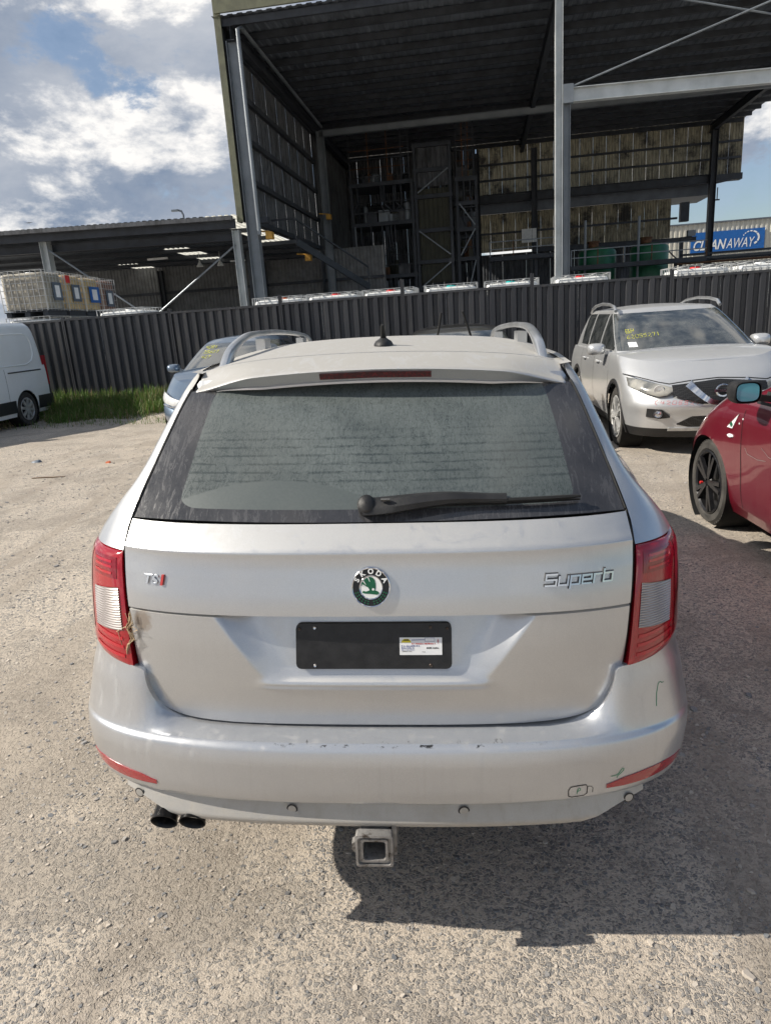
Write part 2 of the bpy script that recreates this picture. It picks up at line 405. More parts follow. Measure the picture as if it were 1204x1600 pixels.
simple('sticker', (.78, .79, .80), .5, 0, .04)
simple('ink_red', (.45, .03, .03), .6, 0, .05); simple('ink_blue', (.04, .06, .25), .6, 0, .05); simple('ink_yellow', (.75, .62, .03), .6, 0, .1)
simple('ink_black', (.02, .02, .02), .6, 0, .1)
t = NT('marker_yellow'); t.set(Base_Color=t.mix(t.ramp(t.noise(45, 3), .4, .6), (.60, .60, .06), (.30, .31, .08)), Roughness=.8); M['marker_yellow'] = t.m
simple('marker_green', (.0, .22, .10), .5, 0, .1); simple('marker_pink', (.62, .22, .24), .7, 0, .1)
def glass(name, tint=(.012, .016, .016), dust=.12, dcol=(.30, .31, .30), rough=.04):
    t = NT(name); f = t.noise(5, 5, .65); d = t.math('MULTIPLY', t.ramp(f, .3, .75), dust * 2)
    t.set(Base_Color=t.mix(d, tint, dcol), Roughness=t.ramp(d, 0, .5, rough, .6), Coat_Weight=1.0, Coat_Roughness=rough, Specular_IOR_Level=.5); M[name] = t.m; return t
glass('car_glass'); glass('windscreen', (.018, .022, .022), .14, (.30, .31, .29)); glass('head_glass', (.10, .105, .105), .35, (.42, .40, .35), .08)
t = NT('mirror_sky_colour'); t.set(Base_Color=(.22, .62, .74), Metallic=.55, Roughness=.10); M['mirror_sky_colour'] = t.m  # cyan sky reflection put into the base colour of the mirror glass
t = NT('tail_red'); f = t.noise(40, 3); t.set(Base_Color=t.mix(f, (.29, .003, .010), (.37, .005, .014)), Roughness=.12, Coat_Weight=1., Coat_Roughness=.03, Specular_IOR_Level=.6); M['tail_red'] = t.m
t = NT('tail_dark'); t.set(Base_Color=(.22, .003, .010), Roughness=.15, Coat_Weight=1., Coat_Roughness=.04); M['tail_dark'] = t.m
t = NT('tail_bright'); t.set(Base_Color=(.44, .006, .018), Roughness=.15, Coat_Weight=1., Coat_Roughness=.04); M['tail_bright'] = t.m
t = NT('tail_white'); f = t.noise(30, 3); t.set(Base_Color=t.mix(f, (.34, .30, .285), (.46, .43, .41)), Metallic=.1, Roughness=.3, Coat_Weight=.8, Coat_Roughness=.05); zz_ = t.math('FRACT', t.math('MULTIPLY', t.sep(t.co())[2], 165.0)); b_ = t.b.inputs['Base Color'].links[0].from_socket; t.L.new(t.mix(t.math('MULTIPLY', t.ramp(t.math('ABSOLUTE', t.math('SUBTRACT', zz_, .5)), .22, .42), .75), b_, (.16, .13, .12)), t.b.inputs['Base Color']); M['tail_white'] = t.m
t = NT('brake_red'); g = t.voro(170); t.set(Base_Color=t.mix(t.ramp(g.outputs[0], 0, .6), (.22, .004, .01), (.05, .002, .004)), Roughness=.3, Coat_Weight=1., Coat_Roughness=.08); M['brake_red'] = t.m

t = NT('grille_mesh'); v = t.voro(55, None, 'DISTANCE_TO_EDGE', .1); t.set(Base_Color=t.mix(t.ramp(v.outputs[0], .06, .12), (.03, .03, .03), (.002, .002, .002)), Roughness=.4); M['grille_mesh'] = t.m
glass('head_bright', (.55, .56, .56), .2, (.6, .6, .58), .08)
# ------------------------------------------------------------------ the silver wagon (rear at y=0, nose towards +y)
def wagon():
    OFF = Vector((0, -2.4, 0))
    root = empty('station_wagon', (0, 2.4, 0), 0, 'dusty silver station wagon seen square from behind, without number plate, filling the foreground', 'car')
    root.rotation_euler = (0, R(2.0), 0)
    def B(mb, name, mat, parent=root, smooth=40, **k):
        o = mb.build(name, mat, parent, smooth, **k)
        if parent is root: o.location = OFF
        return o
    T, CX, CY = superell(3.0, .8, .35)
    # plan width and centre-line depth over height
    W = pch([.20, .385, .455, .50, .56, .615, .66, .72, .78, .9, 1.0, 1.05, 1.118, 1.2, 1.3, 1.38, 1.42, 1.45, 1.468], [.76, .785, .803, .811, .817, .818, .811, .801, .788, .788, .785, .772, .718, .650, .612, .584, .566, .548, .52])
    Yo = pch([.20, .385, .40, .455, .462, .50, .56, .60, .615, .66, .72, .78, .9, 1.0, 1.05, 1.118, 1.2, 1.3, 1.38, 1.42, 1.45, 1.468],
             [.06, .02, -.005, -.022, -.026, -.031, -.032, -.024, -.012, .0, .012, .025, .045, .068, .085, .14, .225, .335, .43, .485, .535, .575])
    Dq = pch([.2, .9, 1.05, 1.118, 1.2, 1.3, 1.42, 1.468], [.36, .36, .36, .27, .18, .17, .15, .14])
    Yt = pch([.626, .66, .74, .82, .905, .95, 1.0, 1.03, 1.05, 1.0615, 1.066, 1.08, 1.118], [.050, .042, .037, .040, .050, .058, .071, .0785, .0815, .0825, .0860, .1005, .142])
    bow = lambda x, z: Dq(z) * np.interp(np.abs(x) / W(z), CX, CY)
    gb = pch([1.118, 1.2, 1.3, 1.43], [.078, .070, .062, .054])
    ysurf = lambda x, z: Yo(z) + bow(x, z)
    XE = pch([.626, .630, .640, .66, .69, .73, .77, .80, .9, 1.05, 1.118], [.36, .44, .497, .540, .567, .588, .600, .604, .613, .622, .618])
    XG = pch([1.118, 1.2, 1.3, 1.38, 1.43], [.616, .594, .566, .542, .522])
    # ---- tailgate
    zs = np.unique(np.concatenate([np.linspace(.626, .66, 16), np.linspace(.66, .905, 62), [.9085, .9115, .9130, .9150, .9165, .9180], np.linspace(.921, 1.055, 34), np.linspace(1.057, 1.070, 9), np.linspace(1.072, 1.1175, 14)]))
    us = np.linspace(-1, 1, 281)
    def tg(x, z, off=0.):
        x = np.asarray(x, float); z = np.asarray(z, float)
        y = Yt(z) + bow(x, z)
        floor = np.interp(z, [.75, .78, .915], [.047, .058, .098])
        hw = .385 - (.915 - z) / .16 * .115
        k = (.7 * (1 - (1 - np.clip((hw - np.abs(x)) / .085, 0, 1)) ** 2) + .3 * sm(-.006, .105, hw - np.abs(x))) * (1 - (1 - np.clip((z - .748) / .034, 0, 1)) ** 2) * (z < .9157)
        y = y + np.maximum(floor - Yt(z), 0) * k
        y = y - .006 * np.exp(-((z - .744) / .010) ** 2) * sm(0, .05, .30 - np.abs(x))      # rolled lip under the recess
        y = y + .007 * ((z > .9105) & (z < .9155)) + .003 * (z < .913)                     # seam under the badge panel
        return y - off
    Z, U = np.meshgrid(zs, us, indexing='ij'); X = U * XE(Z)
    P = np.stack([X, tg(X, Z), Z], -1)
    side_in = lambda Q, dx: np.concatenate([(Q[:, :1] + [dx, .03, 0]), Q, (Q[:, -1:] + [-dx, .03, 0])], 1)
    P = side_in(P, .002); low = P[:1] + [0, .03, .004]; P = np.concatenate([low, P], 0)
    tgo = B(MB().grid(P), 'tailgate', 'silver')
    # ---- rear glass
    zs = np.linspace(1.1195, 1.430, 60); us = np.linspace(-1, 1, 90); Z, U = np.meshgrid(zs, us, indexing='ij'); Z = Z - .026 * np.abs(U) ** 3 * ((Z - 1.1195) / .3105) ** 2; X = U * XG(Z)
    Yg = pch([1.118, 1.2, 1.3, 1.38, 1.432], [.145, .230, .341, .435, .502])
    gy = lambda x, z: Yg(z) + gb(z) * (np.abs(x) / XG(z)) ** 2.4
    P = np.stack([X, gy(X, Z), Z], -1); P2 = np.concatenate([P[:, :1] + [.0, .02, -.005], P, P[:, -1:] + [0, .02, -.005]], 1)
    uv = np.stack([np.concatenate([U[:, :1], U, U[:, -1:]], 1) * .5 + .5, np.repeat(((zs - zs[0]) / (zs[-1] - zs[0]))[:, None], 92, 1)], -1).reshape(-1, 2)
    B(MB().grid(P2), 'rear_window', 'rear_glass', uv=uv)
    # rubber seam round the opening
    mb = MB()
    for s in (-1, 1):
        pts = [(s * (XE(z) + .003), float(tg(XE(z), z)) + .012, z) for z in np.linspace(.64, 1.118, 40)] + [(s * (XG(z) + .004), float(gy(XG(z), z)) + .006, z) for z in np.linspace(1.12, 1.408, 30)]
        mb.tube(pts, .0045, 6)
    mb.tube([(x, float(gy(x, 1.119)) + .004, 1.1185) for x in np.linspace(-.617, .617, 40)], .003, 6)
    B(mb, 'seal', 'rubber')
    # ---- bumper
    ZE = pch([0, .36, .44, .50, .54, .567, .588, .603, .66, .72, .76, .80], [.6205, .621, .624, .637, .657, .688, .726, .762, .772, .787, .803, .815])
    tt = np.concatenate([np.linspace(0, .96, 130), np.linspace(.97, 1.0, 6), 1 + np.linspace(.03, .36, 8)])
    tt = np.concatenate([-tt[::-1], tt[1:]])
    lowz = np.concatenate([[.462], np.linspace(.4555, .470, 5), np.linspace(.475, .595, 20), np.linspace(.600, .616, 7)])
    Pb = []
    for t_ in tt:
        a = abs(t_); c = np.interp(min(a, 1), T, CX); cyv = np.interp(min(a, 1), T, CY); fw = max(0, a - 1); sg = 1 if t_ >= 0 else -1
        col = []
        for i, z in enumerate(lowz):
            y = float(Yo(z)) + float(Dq(z)) * cyv + fw
            w = float(W(z)) * c
            if i == 0: y += .10; w -= .05 * c
            col.append((sg * w * (1 + .08 * fw), y, z))
        xc = abs(col[-1][0]); ze = float(ZE(min(xc, .80))) if a < 1 else .815
        k = sm(.46, .64, xc)
        zc = lowz[-1]; y0 = col[-1][1]
        yin = float(tg(np.float64(min(xc, .62)), np.float64(max(ze, .64)))) + .012
        for w_ in np.linspace(0, 1, 15)[1:]:
            z = zc + w_ * (ze - zc)
            x1 = float(W(z)) * c
            yout = float(Yo(z)) + float(Dq(z)) * cyv + fw
            yinn = y0 + (yin - y0) * (w_ ** .85)
            col.append((sg * x1 * (1 + .08 * fw), float(yinn * (1 - k) + yout * k), z))
        col.append((col[-1][0], col[-1][1] + .03, col[-1][2] - .003))
        Pb.append(col)
    P = np.array(Pb).transpose(1, 0, 2)
    bump = B(MB().grid(P), 'rear_bumper', 'silver_bumper', smooth=50)
    bfn = lambda x, z, off=0.: (x, float(Yo(z) + bow(x, z)) - off, z)
    # ---- lower valance with its sensors
    Wv = .70; Tv, Xv, Yv = superell(2.6, .7, .2)
    def vf(x, z, off=0.):
        yb = np.interp(z, [.366, .380, .395, .452, .462], [.012, -.012, -.018, .004, .012]); return (x, yb + .145 * np.interp(abs(x) / Wv, Xv, Yv) - off, z)
    xs = np.linspace(-.664, .664, 120); P = []
    for v in np.linspace(0, 1, 16):
        P.append([vf(x, (.372 + .058 * sm(.44, .67, abs(x))) * (1 - v) + (.4585 - .012 * sm(.63, .664, abs(x))) * v) for x in xs])
    P = np.array(P); P = np.concatenate([P[:1] + [0, .12, .004], P], 0)
    val = B(MB().grid(P), 'lower_valance', 'silver_low', smooth=50)
    mb = MB(); mb.tube([vf(x, .4545, .004) for x in np.linspace(-.655, .655, 60)], .0028, 6); mb.build('valance_gap', 'black_plastic', val)
    for x in (-.622, -.212, .212, .622):
        mb = MB(); c = Vector(vf(x, .424)); d = Vector((x * .45, -1, 0)).normalized(); q = d.to_track_quat('Z', 'Y').to_matrix()
        ring = lambda r, h: [c + q @ Vector((r*math.cos(a), r*math.sin(a), h)) for a in np.linspace(0, 2*math.pi, 25)[:-1]]
        vs = ring(.0140, .001) + ring(.0105, .002); mb.add(vs, [(k, (k+1) % 24, (k+1) % 24+24, k+24) for k in range(24)])
        r_ = mb.build('sensor_gap', 'black_plastic', None); r_.parent = val
        mb = MB(); vs = ring(.0105, .002) + [c + q @ Vector((0, 0, .003))]; mb.add(vs, [(k, (k+1) % 24, 24) for k in range(24)]); mb.build('parking_sensor', 'silver_low', val, 60)
    # ---- tail lights
    for s in (-1, 1):
        n_u, n_v = 34, 60; P = np.zeros((n_v, n_u, 3))
        ti = lambda z: np.interp((XE(z) + .0105) / W(z), CX, T); to = .972
        zb = lambda u: .766 + .012 * u + .075 * u ** 2.2
        zt = lambda u: 1.046 - .004 * u
        def tl(u, v, off=0.):
            z = zb(u) + v * (zt(u) - zb(u)); t_ = ti(z) * (1 - u) + to * u
            x = W(z) * np.interp(t_, T, CX); y = Yo(z) + Dq(z) * np.interp(t_, T, CY)
            e = min(1, min(u, 1 - u) * 9, min(v, 1 - v) * 14); off = off + .007 * math.sqrt(max(e, 0)) - .001
            nx = np.interp(t_, T, CX) ** 2 * .9; nn = math.hypot(nx, 1)
            return (s * (x + off * nx / nn), y - off / nn, z)
        uu = np.linspace(0, 1, n_u); vv = np.linspace(0, 1, n_v)
        P = np.array([[tl(u, v) for u in uu] for v in vv])
        edge = np.array([[ (p[0] - s*.004, p[1] + .02, p[2]) for p in r_] for r_ in (P[0], P[-1])])
        P = np.concatenate([edge[:1], P, edge[1:]], 0)
        P = np.concatenate([P[:, :1] + [-s*.001, .03, 0], P], 1)
        tlo = B(MB().grid(P, flip=s < 0), 'tail_light', 'tail_red')
        def inner(name, u0, u1, v0, v1, mat, off, n=(14, 30), rib=0, slant=0.):
            Q = np.array([[tl(u, v + slant * (u - u0), off + rib * (i % 2)) for u in np.linspace(u0, u1, n[0])] for i, v in enumerate(np.linspace(v0, v1, n[1]))])
            mb = MB().grid(Q, flip=s < 0); return mb.build(name, mat, tlo, 30 if rib else 50)
        inner('reversing_lens', .04, .375, .32, .70, 'tail_white', .0016, (12, 36), .0018, -.16)
        inner('upper_lens', .05, .40, .77, .95, 'tail_dark', .0012)
        for k, v in enumerate((.80, .855, .90)): inner('light_bar', .10, .35, v, v + .022, 'tail_bright', .0022, (12, 4))
        for k, v in enumerate((.07, .15, .225)): inner('light_bar', .05, .42, v, v + .03, 'tail_bright', .0016, (12, 4), 0, .02)
        inner('outer_shade', .47, .97, .16, .95, 'tail_dark', .0010, (8, 30))
        # reflector in the bumper
        lo = [(.555, .4795), (.60, .477), (.66, .477), (.72, .481), (.768, .488)]; hi = [(.555, .4900), (.60, .502), (.66, .509), (.72, .511), (.768, .505)]
        cols = [(s * x, a, b) for x, a, b in cols_of(lo, hi, 26)]
        if s > 0: pass
        o = col_patch(lambda x, z, off: bfn(x, z, off), cols, 6, .002, 'reflector', 'tail_red', bump, rim=.006)
    # ---- body side, doors, hood, glasshouse
    mult = lambda y: 1 + .13 * sm(.35, 1.25, y) - .06 * sm(3.6, 4.7, y)
    yf = pch([.2, .45, .7, .85, 1.05], [4.70, 4.80, 4.78, 4.62, 4.35])
    shl = Shell(W, Yo, yf, Dq, 3.0, .55, 2.6, mult)
    ys = np.linspace(.40, 4.10, 150)
    lv = np.concatenate([np.linspace(.20, .76, 24), np.linspace(.78, 1.047, 14)])
    ztop = lambda y: 1.047 - .04 * sm(2.9, 3.3, y) - .24 * sm(3.2, 4.75, y)
    P = []
    for z in lv:
        x, y = shl.curve(z, 12, len(ys), 40, stop=.974, ys=ys); v = (z - .2) / .847
        P.append(np.stack([x, y, .2 + v * (ztop(y) - .2)], -1))
    P = np.array(P); arches = ((1.02, .32, .365), (3.78, .32, .365))
    def cls(i, j, x, y, z):
        if z < .80 and y < .70 and z < .775 + .03: return None if z < .80 else 'quarter_panel'
        if y < 1.45: return 'quarter_panel'
        if y < 2.28 or y < 3.22: return 'door' if z > .30 and y < 3.20 else 'sill'
        return 'front_wing'
    for s in (1, -1):
        for nm, mb in emit(P, s, cls, arches).items(): B(mb, nm, 'silver')
    top = P[-1]; k = np.argmin(np.abs(top[:, 1] - 3.25)); hoodc = top[k:]
    B(MB().grid(across(hoodc, 0, .05 * np.sin(np.linspace(1.2, .1, len(hoodc)))), flip=True), 'bonnet', 'silver')
    B(MB().grid(across(top[10:k+1], 0, 0.0, 5), flip=True), 'cabin_floor', 'silver')
    hg = Shell(W, Yo, pch([1.0, 1.2, 1.4, 1.468], [3.28, 3.02, 2.72, 2.60]), Dq, 3.0, .10, 2.4, lambda y: 1 + .11 * sm(.5, 1.9, y))
    zl = np.concatenate([[1.049], np.linspace(1.075, 1.40, 14), np.linspace(1.415, 1.468, 6)])
    P = []
    ysw = np.sort(np.concatenate([np.linspace(.62, 3.0, 70), [.85, 1.52, 1.60, 2.28, 2.36, 2.95]]))
    for z in zl:
        kz = float(sm(1.05, 1.22, z)); hg.mult = lambda y, kz=kz: 1 + .13 * (1 - kz) * sm(.35, 1.25, y) + .11 * kz * sm(.5, 1.9, y)
        xe = float((XE(z) if z < 1.118 else XG(z)) + .008); stop = float(np.interp(xe / float(W(z)), CX, T))
        x, y = hg.curve(z, 26, len(ysw), 26, stop=stop, ys=ysw); P.append(np.stack([x, y, np.full_like(x, z)], -1))
    P = np.array(P)
    def clsg(i, j, x, y, z):
        if 1.075 < z < 1.40:
            if j > P.shape[1] - 25: return 'windscreen'
            if .80 < y - .35 * (z - 1.07) < 1.50 or 1.60 < y < 2.28 or 2.36 < y < 2.93 - (z - 1.07): return 'side_window'
        return 'pillar'
    for s in (1, -1):
        for nm, mb in emit(P, s, clsg).items(): B(mb, nm, 'silver' if nm == 'pillar' else 'car_glass')
    # added dark boxes, no real cabin part, so that no gap shows daylight
    mb = MB(); mb.bb(-.56, .56, .16, .60, .50, 1.05); mb.bb(-.70, .70, .75, 4.1, .25, .90); mb.bb(-.5, .5, .60, 2.4, .9, 1.40); B(mb, 'daylight_block', 'void', smooth=0)
    # ---- roof
    ZR = pch([.45, .57, .65, .85, 1.2, 1.6, 2.2, 2.65], [1.474, 1.489, 1.494, 1.504, 1.513, 1.514, 1.495, 1.462])
    hwR = lambda y: .515 + .045 * sm(.6, 1.4, y)
    def rz(x, y): 
        u = np.abs(x) / hwR(y); return ZR(y) - (.026 * u ** 2 + .014 * u ** 8)
    Y, U = np.meshgrid(np.linspace(.655, 2.66, 70), np.linspace(-1, 1, 81), indexing='ij'); X = U * hwR(Y)
    P = np.stack([X, Y, rz(X, Y)], -1); P = np.concatenate([P[:1] + [0, 0, -.02], P], 0)
    B(MB().grid(P), 'roof', 'silver')
    for s in (1, -1):     # roof edge skirt joins roof to door frames
        mb = MB(); a = np.array([[s * float(hwR(y)), y, float(rz(hwR(y), y))] for y in np.linspace(.58, 2.62, 50)]); b_ = np.array([[s * float(.535 * mult(np.array([y]))[0]), y, 1.455 - .03 * sm(2., 2.6, y)] for y in np.linspace(.58, 2.62, 50)])
        mb.grid(np.stack([a, b_]), flip=s > 0); B(mb, 'roof_edge', 'silver')
    # ---- spoiler with high brake light
    ye = lambda x: .425 + .030 * (x / .33) ** 2 * .8 + .03 * sm(.34, .515, abs(x))
    ze = lambda x: 1.4655 - .0150 * (x / .33) ** 2 - .020 * sm(.33, .52, abs(x))
    th = lambda x: .030 * (1 - sm(.30, .515, abs(x))) + .003
    cols = []
    for x in np.linspace(-.518, .518, 140):
        y0, z0, h = ye(x), ze(x), th(x); s0 = .645; c = []
        for w_ in np.linspace(0, 1, 12):
            y = s0 * (1 - w_) + (y0 + .015) * w_
            zr = float(rz(min(abs(x), .51), max(y, .45))); c.append((x, y, zr * (1 - sm(.2, 1, w_)) + (z0 + .0015) * sm(.2, 1, w_)))
        c = [(x, s0, c[0][2] - .02)] + c
        c += [(x, y0 + .006, z0 - .001), (x, y0 + .0005, z0 - .006), (x, y0 + .003, z0 - .010), (x, y0 + .016, z0 - .010 - h * .72), (x, y0 + .012, z0 - .010 - h * .78), (x, y0 + .012, z0 - .010 - h * .95), (x, y0 + .03, z0 - .011 - h)]
        c += [(x, .56, 1.432)]
        cols.append(c)
    for sg in (1, -1):
        ref = cols[-1] if sg > 0 else cols[0]
        ex = [[(sg * (.518 + d), y, z - d * 1.1 - d * d * 12) for _, y, z in ref] for d in (.010, .020, .030)]
        cols = cols + ex if sg > 0 else ex[::-1] + cols
    P = np.array(cols).transpose(1, 0, 2); sp = B(MB().grid(P, flip=True), 'spoiler', 'silver', smooth=38)
    lo = [(-.156, 1.4345), (0, 1.4375), (.156, 1.4345)]; hi = [(-.146, 1.4510), (0, 1.4545), (.146, 1.4510)]
    fnb = lambda x, z, off: (x, ye(x) + .003 + (ze(x) - .010 - z) * .60 - off, z)
    col_patch(fnb, cols_of([(-.150, 1.4345), (0, 1.4370), (.150, 1.4345)], [(-.150, 1.4505), (0, 1.4540), (.150, 1.4505)], 40), 5, .003, 'brake_light', 'brake_red', sp, rim=.006)
    # ---- roof rails
    for s in (-1, 1):
        pts = [(.68, 1.432), (.705, 1.448), (.73, 1.464), (.77, 1.487), (.84, 1.511), (.94, 1.532), (1.06, 1.545), (1.2, 1.549), (1.45, 1.549), (1.8, 1.541), (2.1, 1.528), (2.3, 1.512), (2.42, 1.49), (2.48, 1.465)]
        yy = np.array([p[0] for p in pts]); zz_ = np.array([p[1] for p in pts]); par = np.linspace(0, 1, len(pts)); fy = pch(par, yy)
        fz = pch(yy, zz_); mb = MB(); seq = []
        for q in np.linspace(0, 1, 60):
            y = float(fy(q)); z = float(fz(y)); x = s * (.487 + .018 * sm(.7, 1.6, y)); seq.append(Vector((x, y, z)))
        vs = []; n = 12
        for i, p in enumerate(seq):
            d = (seq[min(i+1, 59)] - seq[max(i-1, 0)]).normalized(); a = d.cross(Vector((0, 0, 1))).normalized(); b2 = a.cross(d)
            ra, rb = .015, .0105 + .012 * (1 - sm(.72, .95, p.y)) + .006 * sm(2.2, 2.45, p.y)
            for k in range(n):
                an = 2*math.pi*k/n; ca, sa = math.cos(an), math.sin(an)
                vs.append(p + a * (ra * math.copysign(abs(ca) ** .7, ca)) + b2 * (rb * math.copysign(abs(sa) ** .7, sa)))
        mb.add(vs, [(i*n+k, i*n+(k+1) % n, (i+1)*n+(k+1) % n, (i+1)*n+k) for i in range(59) for k in range(n)])
        mb.f.append(tuple(range(n)))
        rl = B(mb, 'roof_rail', 'rail')
        for y in (1.32, 2.2):
            mb = MB(); x = s * (.487 + .018 * float(sm(.7, 1.6, y))); z0 = float(rz(abs(x), y)) - .005
            mb.poly([(x-.018, y-.05, z0), (x+.018, y-.05, z0), (x+.018, y+.05, z0), (x-.018, y+.05, z0)], (0, 0, .045)); mb.build('rail_foot', 'rail', rl)
    # ---- aerial
    mb = MB(); z0 = float(rz(0, .86))
    mb.lathe([(.034, -.004), (.034, .004), (.028, .014), (.017, .020), (.012, .024)], (0, .86, z0), 'z', 24); mb.v = [(x * .92, .86 + (y - .86) * 1.5, z) for x, y, z in mb.v]
    an = B(mb, 'aerial_base', 'black_plastic')
    mb = MB(); mb.tube([(0, .865, z0 + .018), (0, .845, z0 + .04), (0, .825, z0 + .058), (0, .815, z0 + .066)], [.0105, .0085, .0065, .004], 10); mb.build('aerial_mast', 'rubber', an, 50)
    # ---- wiper lying along the foot of the glass
    gp = lambda x, z, off: (x, float(gy(x, z)) - off, z + off * .45)
    mb = MB(); c = gp(-.012, 1.150, .016)
    mb.lathe([(.0235, -.030), (.0235, .005), (.021, .012), (.016, .016), (.001, .018)], (0, 0, 0), 'z', 26)
    q = Vector((0, -1, .75)).normalized().to_track_quat('Z', 'Y').to_matrix(); mb.v = [tuple(q @ Vector((v[0]*.93, v[1]*1.1, v[2])) + Vector(c)) for v in mb.v]
    arm = B(mb, 'wiper_arm', 'black_plastic')
    def wz(x): return 1.150 + .018 * sm(0, .12, x) - .006 * x
    Q = []
    for x in np.linspace(-.02, .325, 30):
        w_ = .0170 - .0075 * sm(.0, .30, x); e = .026 + .008 * sm(0, .1, x) - .010 * sm(.1, .32, x); zc = 1.1475 + .0135 * sm(-.02, .2, x) - .004 * sm(.2, .33, x)
        Q.append([gp(x, zc - w_, .002), gp(x, zc - w_, e * .75), gp(x, zc - w_ * .4, e), gp(x, zc + w_ * .6, e), gp(x, zc + w_, e * .7), gp(x, zc + w_, .004)])
    mb = MB().grid(np.array(Q).transpose(1, 0, 2)); mb.f.append(tuple(len(mb.v) - 1 - 30 * k for k in range(6))); mb.build('wiper_link', 'black_plastic', arm, 35)
    mb = MB(); mb.tube([gp(x, 1.1535 - .004 * x, .018) for x in np.linspace(.20, .505, 14)], [.0055] * 12 + [.005, .003], 6)
    mb.tube([gp(x, 1.1490 - .004 * x, .008) for x in np.linspace(.12, .505, 14)], .0028, 5); mb.build('wiper_blade', 'rubber', arm, 40)
    mb = MB(); mb.box(gp(.035, 1.157, .036), (.022, .004, .010), q); mb.build('wiper_cap', 'grey_plastic', arm)
    # ---- round badge with winged arrow
    bc = (0, .986); br = .0465; by = float(tg(0., .986))
    sl_ = (float(tg(0., 1.03)) - float(tg(0., .945))) / .085
    def bd(x, z, off): return (bc[0] + x, by + z * sl_ - off, bc[1] + z)
    def disc(r0, r1, off0, off1, n=48):
        mb = MB(); vs = [bd(r0*math.cos(a), r0*math.sin(a), off0) for a in np.linspace(0, 2*math.pi, n+1)[:-1]] + [bd(r1*math.cos(a), r1*math.sin(a), off1) for a in np.linspace(0, 2*math.pi, n+1)[:-1]]
        mb.add(vs, [(k, (k+1) % n, (k+1) % n+n, k+n) for k in range(n)]); return mb
    mb = disc(br, br * .985, 0, .006); 
    for a_, b_, c_, d_ in ((br*.985, br*.955, .006, .0075), (br*.955, br*.915, .0075, .0065), (br*.60, br*.585, .0062, .0074), (br*.585, br*.545, .0074, .0064)): 
        m2 = disc(a_, b_, c_, d_); mb.add(m2.v, m2.f)
    bg = B(mb, 'maker_badge', 'chrome', smooth=60)
    disc(br * .915, br * .60, .0063, .0060).build('badge_ring', 'emblem_black', bg, 60)
    disc(br * .545, .0001, .0060, .0060).build('badge_field', 'white_trim', bg, 60)
    def bpoly(pts, off, mat, name):
        mb = MB(); mb.add([bd(x * br, z * br, off) for x, z in pts], [tuple(range(len(pts)))]); return mb.build(name, mat, bg)
    # winged arrow: three-feathered wing over an arrow bar
    bpoly([(-.50, .10), (-.46, .22), (-.35, .36), (-.22, .46), (-.05, .52), (.10, .48), (.20, .36), (.24, .18), (.24, 0), (.22, -.10), (.14, -.18), (-.06, -.18), (-.10, -.06), (-.16, .02), (-.30, .08)], .0067, 'emblem_green', 'badge_wing')
    bpoly([(-.06, -.14), (.20, -.14), (.36, -.20), (.42, -.30), (.30, -.36), (-.02, -.32), (-.30, -.30), (-.44, -.26), (-.40, -.16), (-.25, -.20)], .0066, 'emblem_green', 'badge_arrow')
    for k, (x, z, dx, dz) in enumerate(((-.40, .30, .14, -.16), (-.16, .48, .10, -.20), (-.46, .12, .2, -.06))):
        bpoly([(x, z), (x + .04, z + .03), (x + dx + .02, z + dz), (x + dx, z + dz)], .0070, 'white_trim', 'badge_feather')
    eye = [(.11 + .06*math.cos(a), -.09 + .06*math.sin(a)) for a in np.linspace(0, 6.28, 13)[:-1]]; bpoly(eye, .0071, 'white_trim', 'badge_eye')
    mb = MB()
    for ch, an in zip('SKODA', (152, 121, 90, 59, 28)):
        a = R(an); vs, fs = text_pts(ch, .0165, 0, .0006); cxm = (vs[:, 0].max() + vs[:, 0].min()) / 2
        rr = br * .67; ca, sa = math.cos(a - math.pi/2), math.sin(a - math.pi/2)
        mb.add([bd(rr*math.cos(a) + (x-cxm)*ca - y*sa, rr*math.sin(a) + (x-cxm)*sa + y*ca, .0070) for x, y, _ in vs], fs)
    a = R(152); mb.add([bd((br*.925)*math.cos(a+d) , (br*.925)*math.sin(a+d), .0071) for d in (-.05, .05)] + [bd(br*.885*math.cos(a), br*.885*math.sin(a), .0071)], [(0, 1, 2)])
    mb.build('badge_letters', 'white_trim', bg)
    mb = MB()      # laurel at the foot of the ring
    for k in range(13):
        for rr, w_ in ((.69, .05), (.81, .05)):
            a = R(200 + k * 140 / 12); c0 = (rr*math.cos(a), rr*math.sin(a)); ta = (-math.sin(a), math.cos(a)); ra = (math.cos(a), math.sin(a)); s_ = 1 if k < 6 else -1
            if k == 6: continue
            mb.add([bd(br*(c0[0]+ta[0]*p+ra[0]*q_), br*(c0[1]+ta[1]*p+ra[1]*q_), .0070) for p, q_ in ((-.055, 0), (0, .045), (.055, 0), (0, -.045))], [(0, 1, 2, 3)])
    mb.build('badge_laurel', 'emblem_green', bg)
    # ---- lettering
    tf = lambda x0, z0: (lambda x, y, d: (x0 + x, float(tg(x0 + x, z0 + y)) - .001 - d, z0 + y))
    mb = MB(); text_on(mb, 'TS', .031, tf(-.563, .982), .2, .0006, .003, fit=.040); o = B(mb, 'engine_lettering', 'chrome', smooth=0)
    mb = MB(); text_on(mb, 'I', .032, tf(-.519, .982), .2, .0016, .004); mb.build('engine_lettering_red', 'ink_red', o)
    # model name drawn as squared-off strokes
    mb = MB(); mk = MB(); hgt, wl, st, gap = .0188, .0215, .0038, .0050
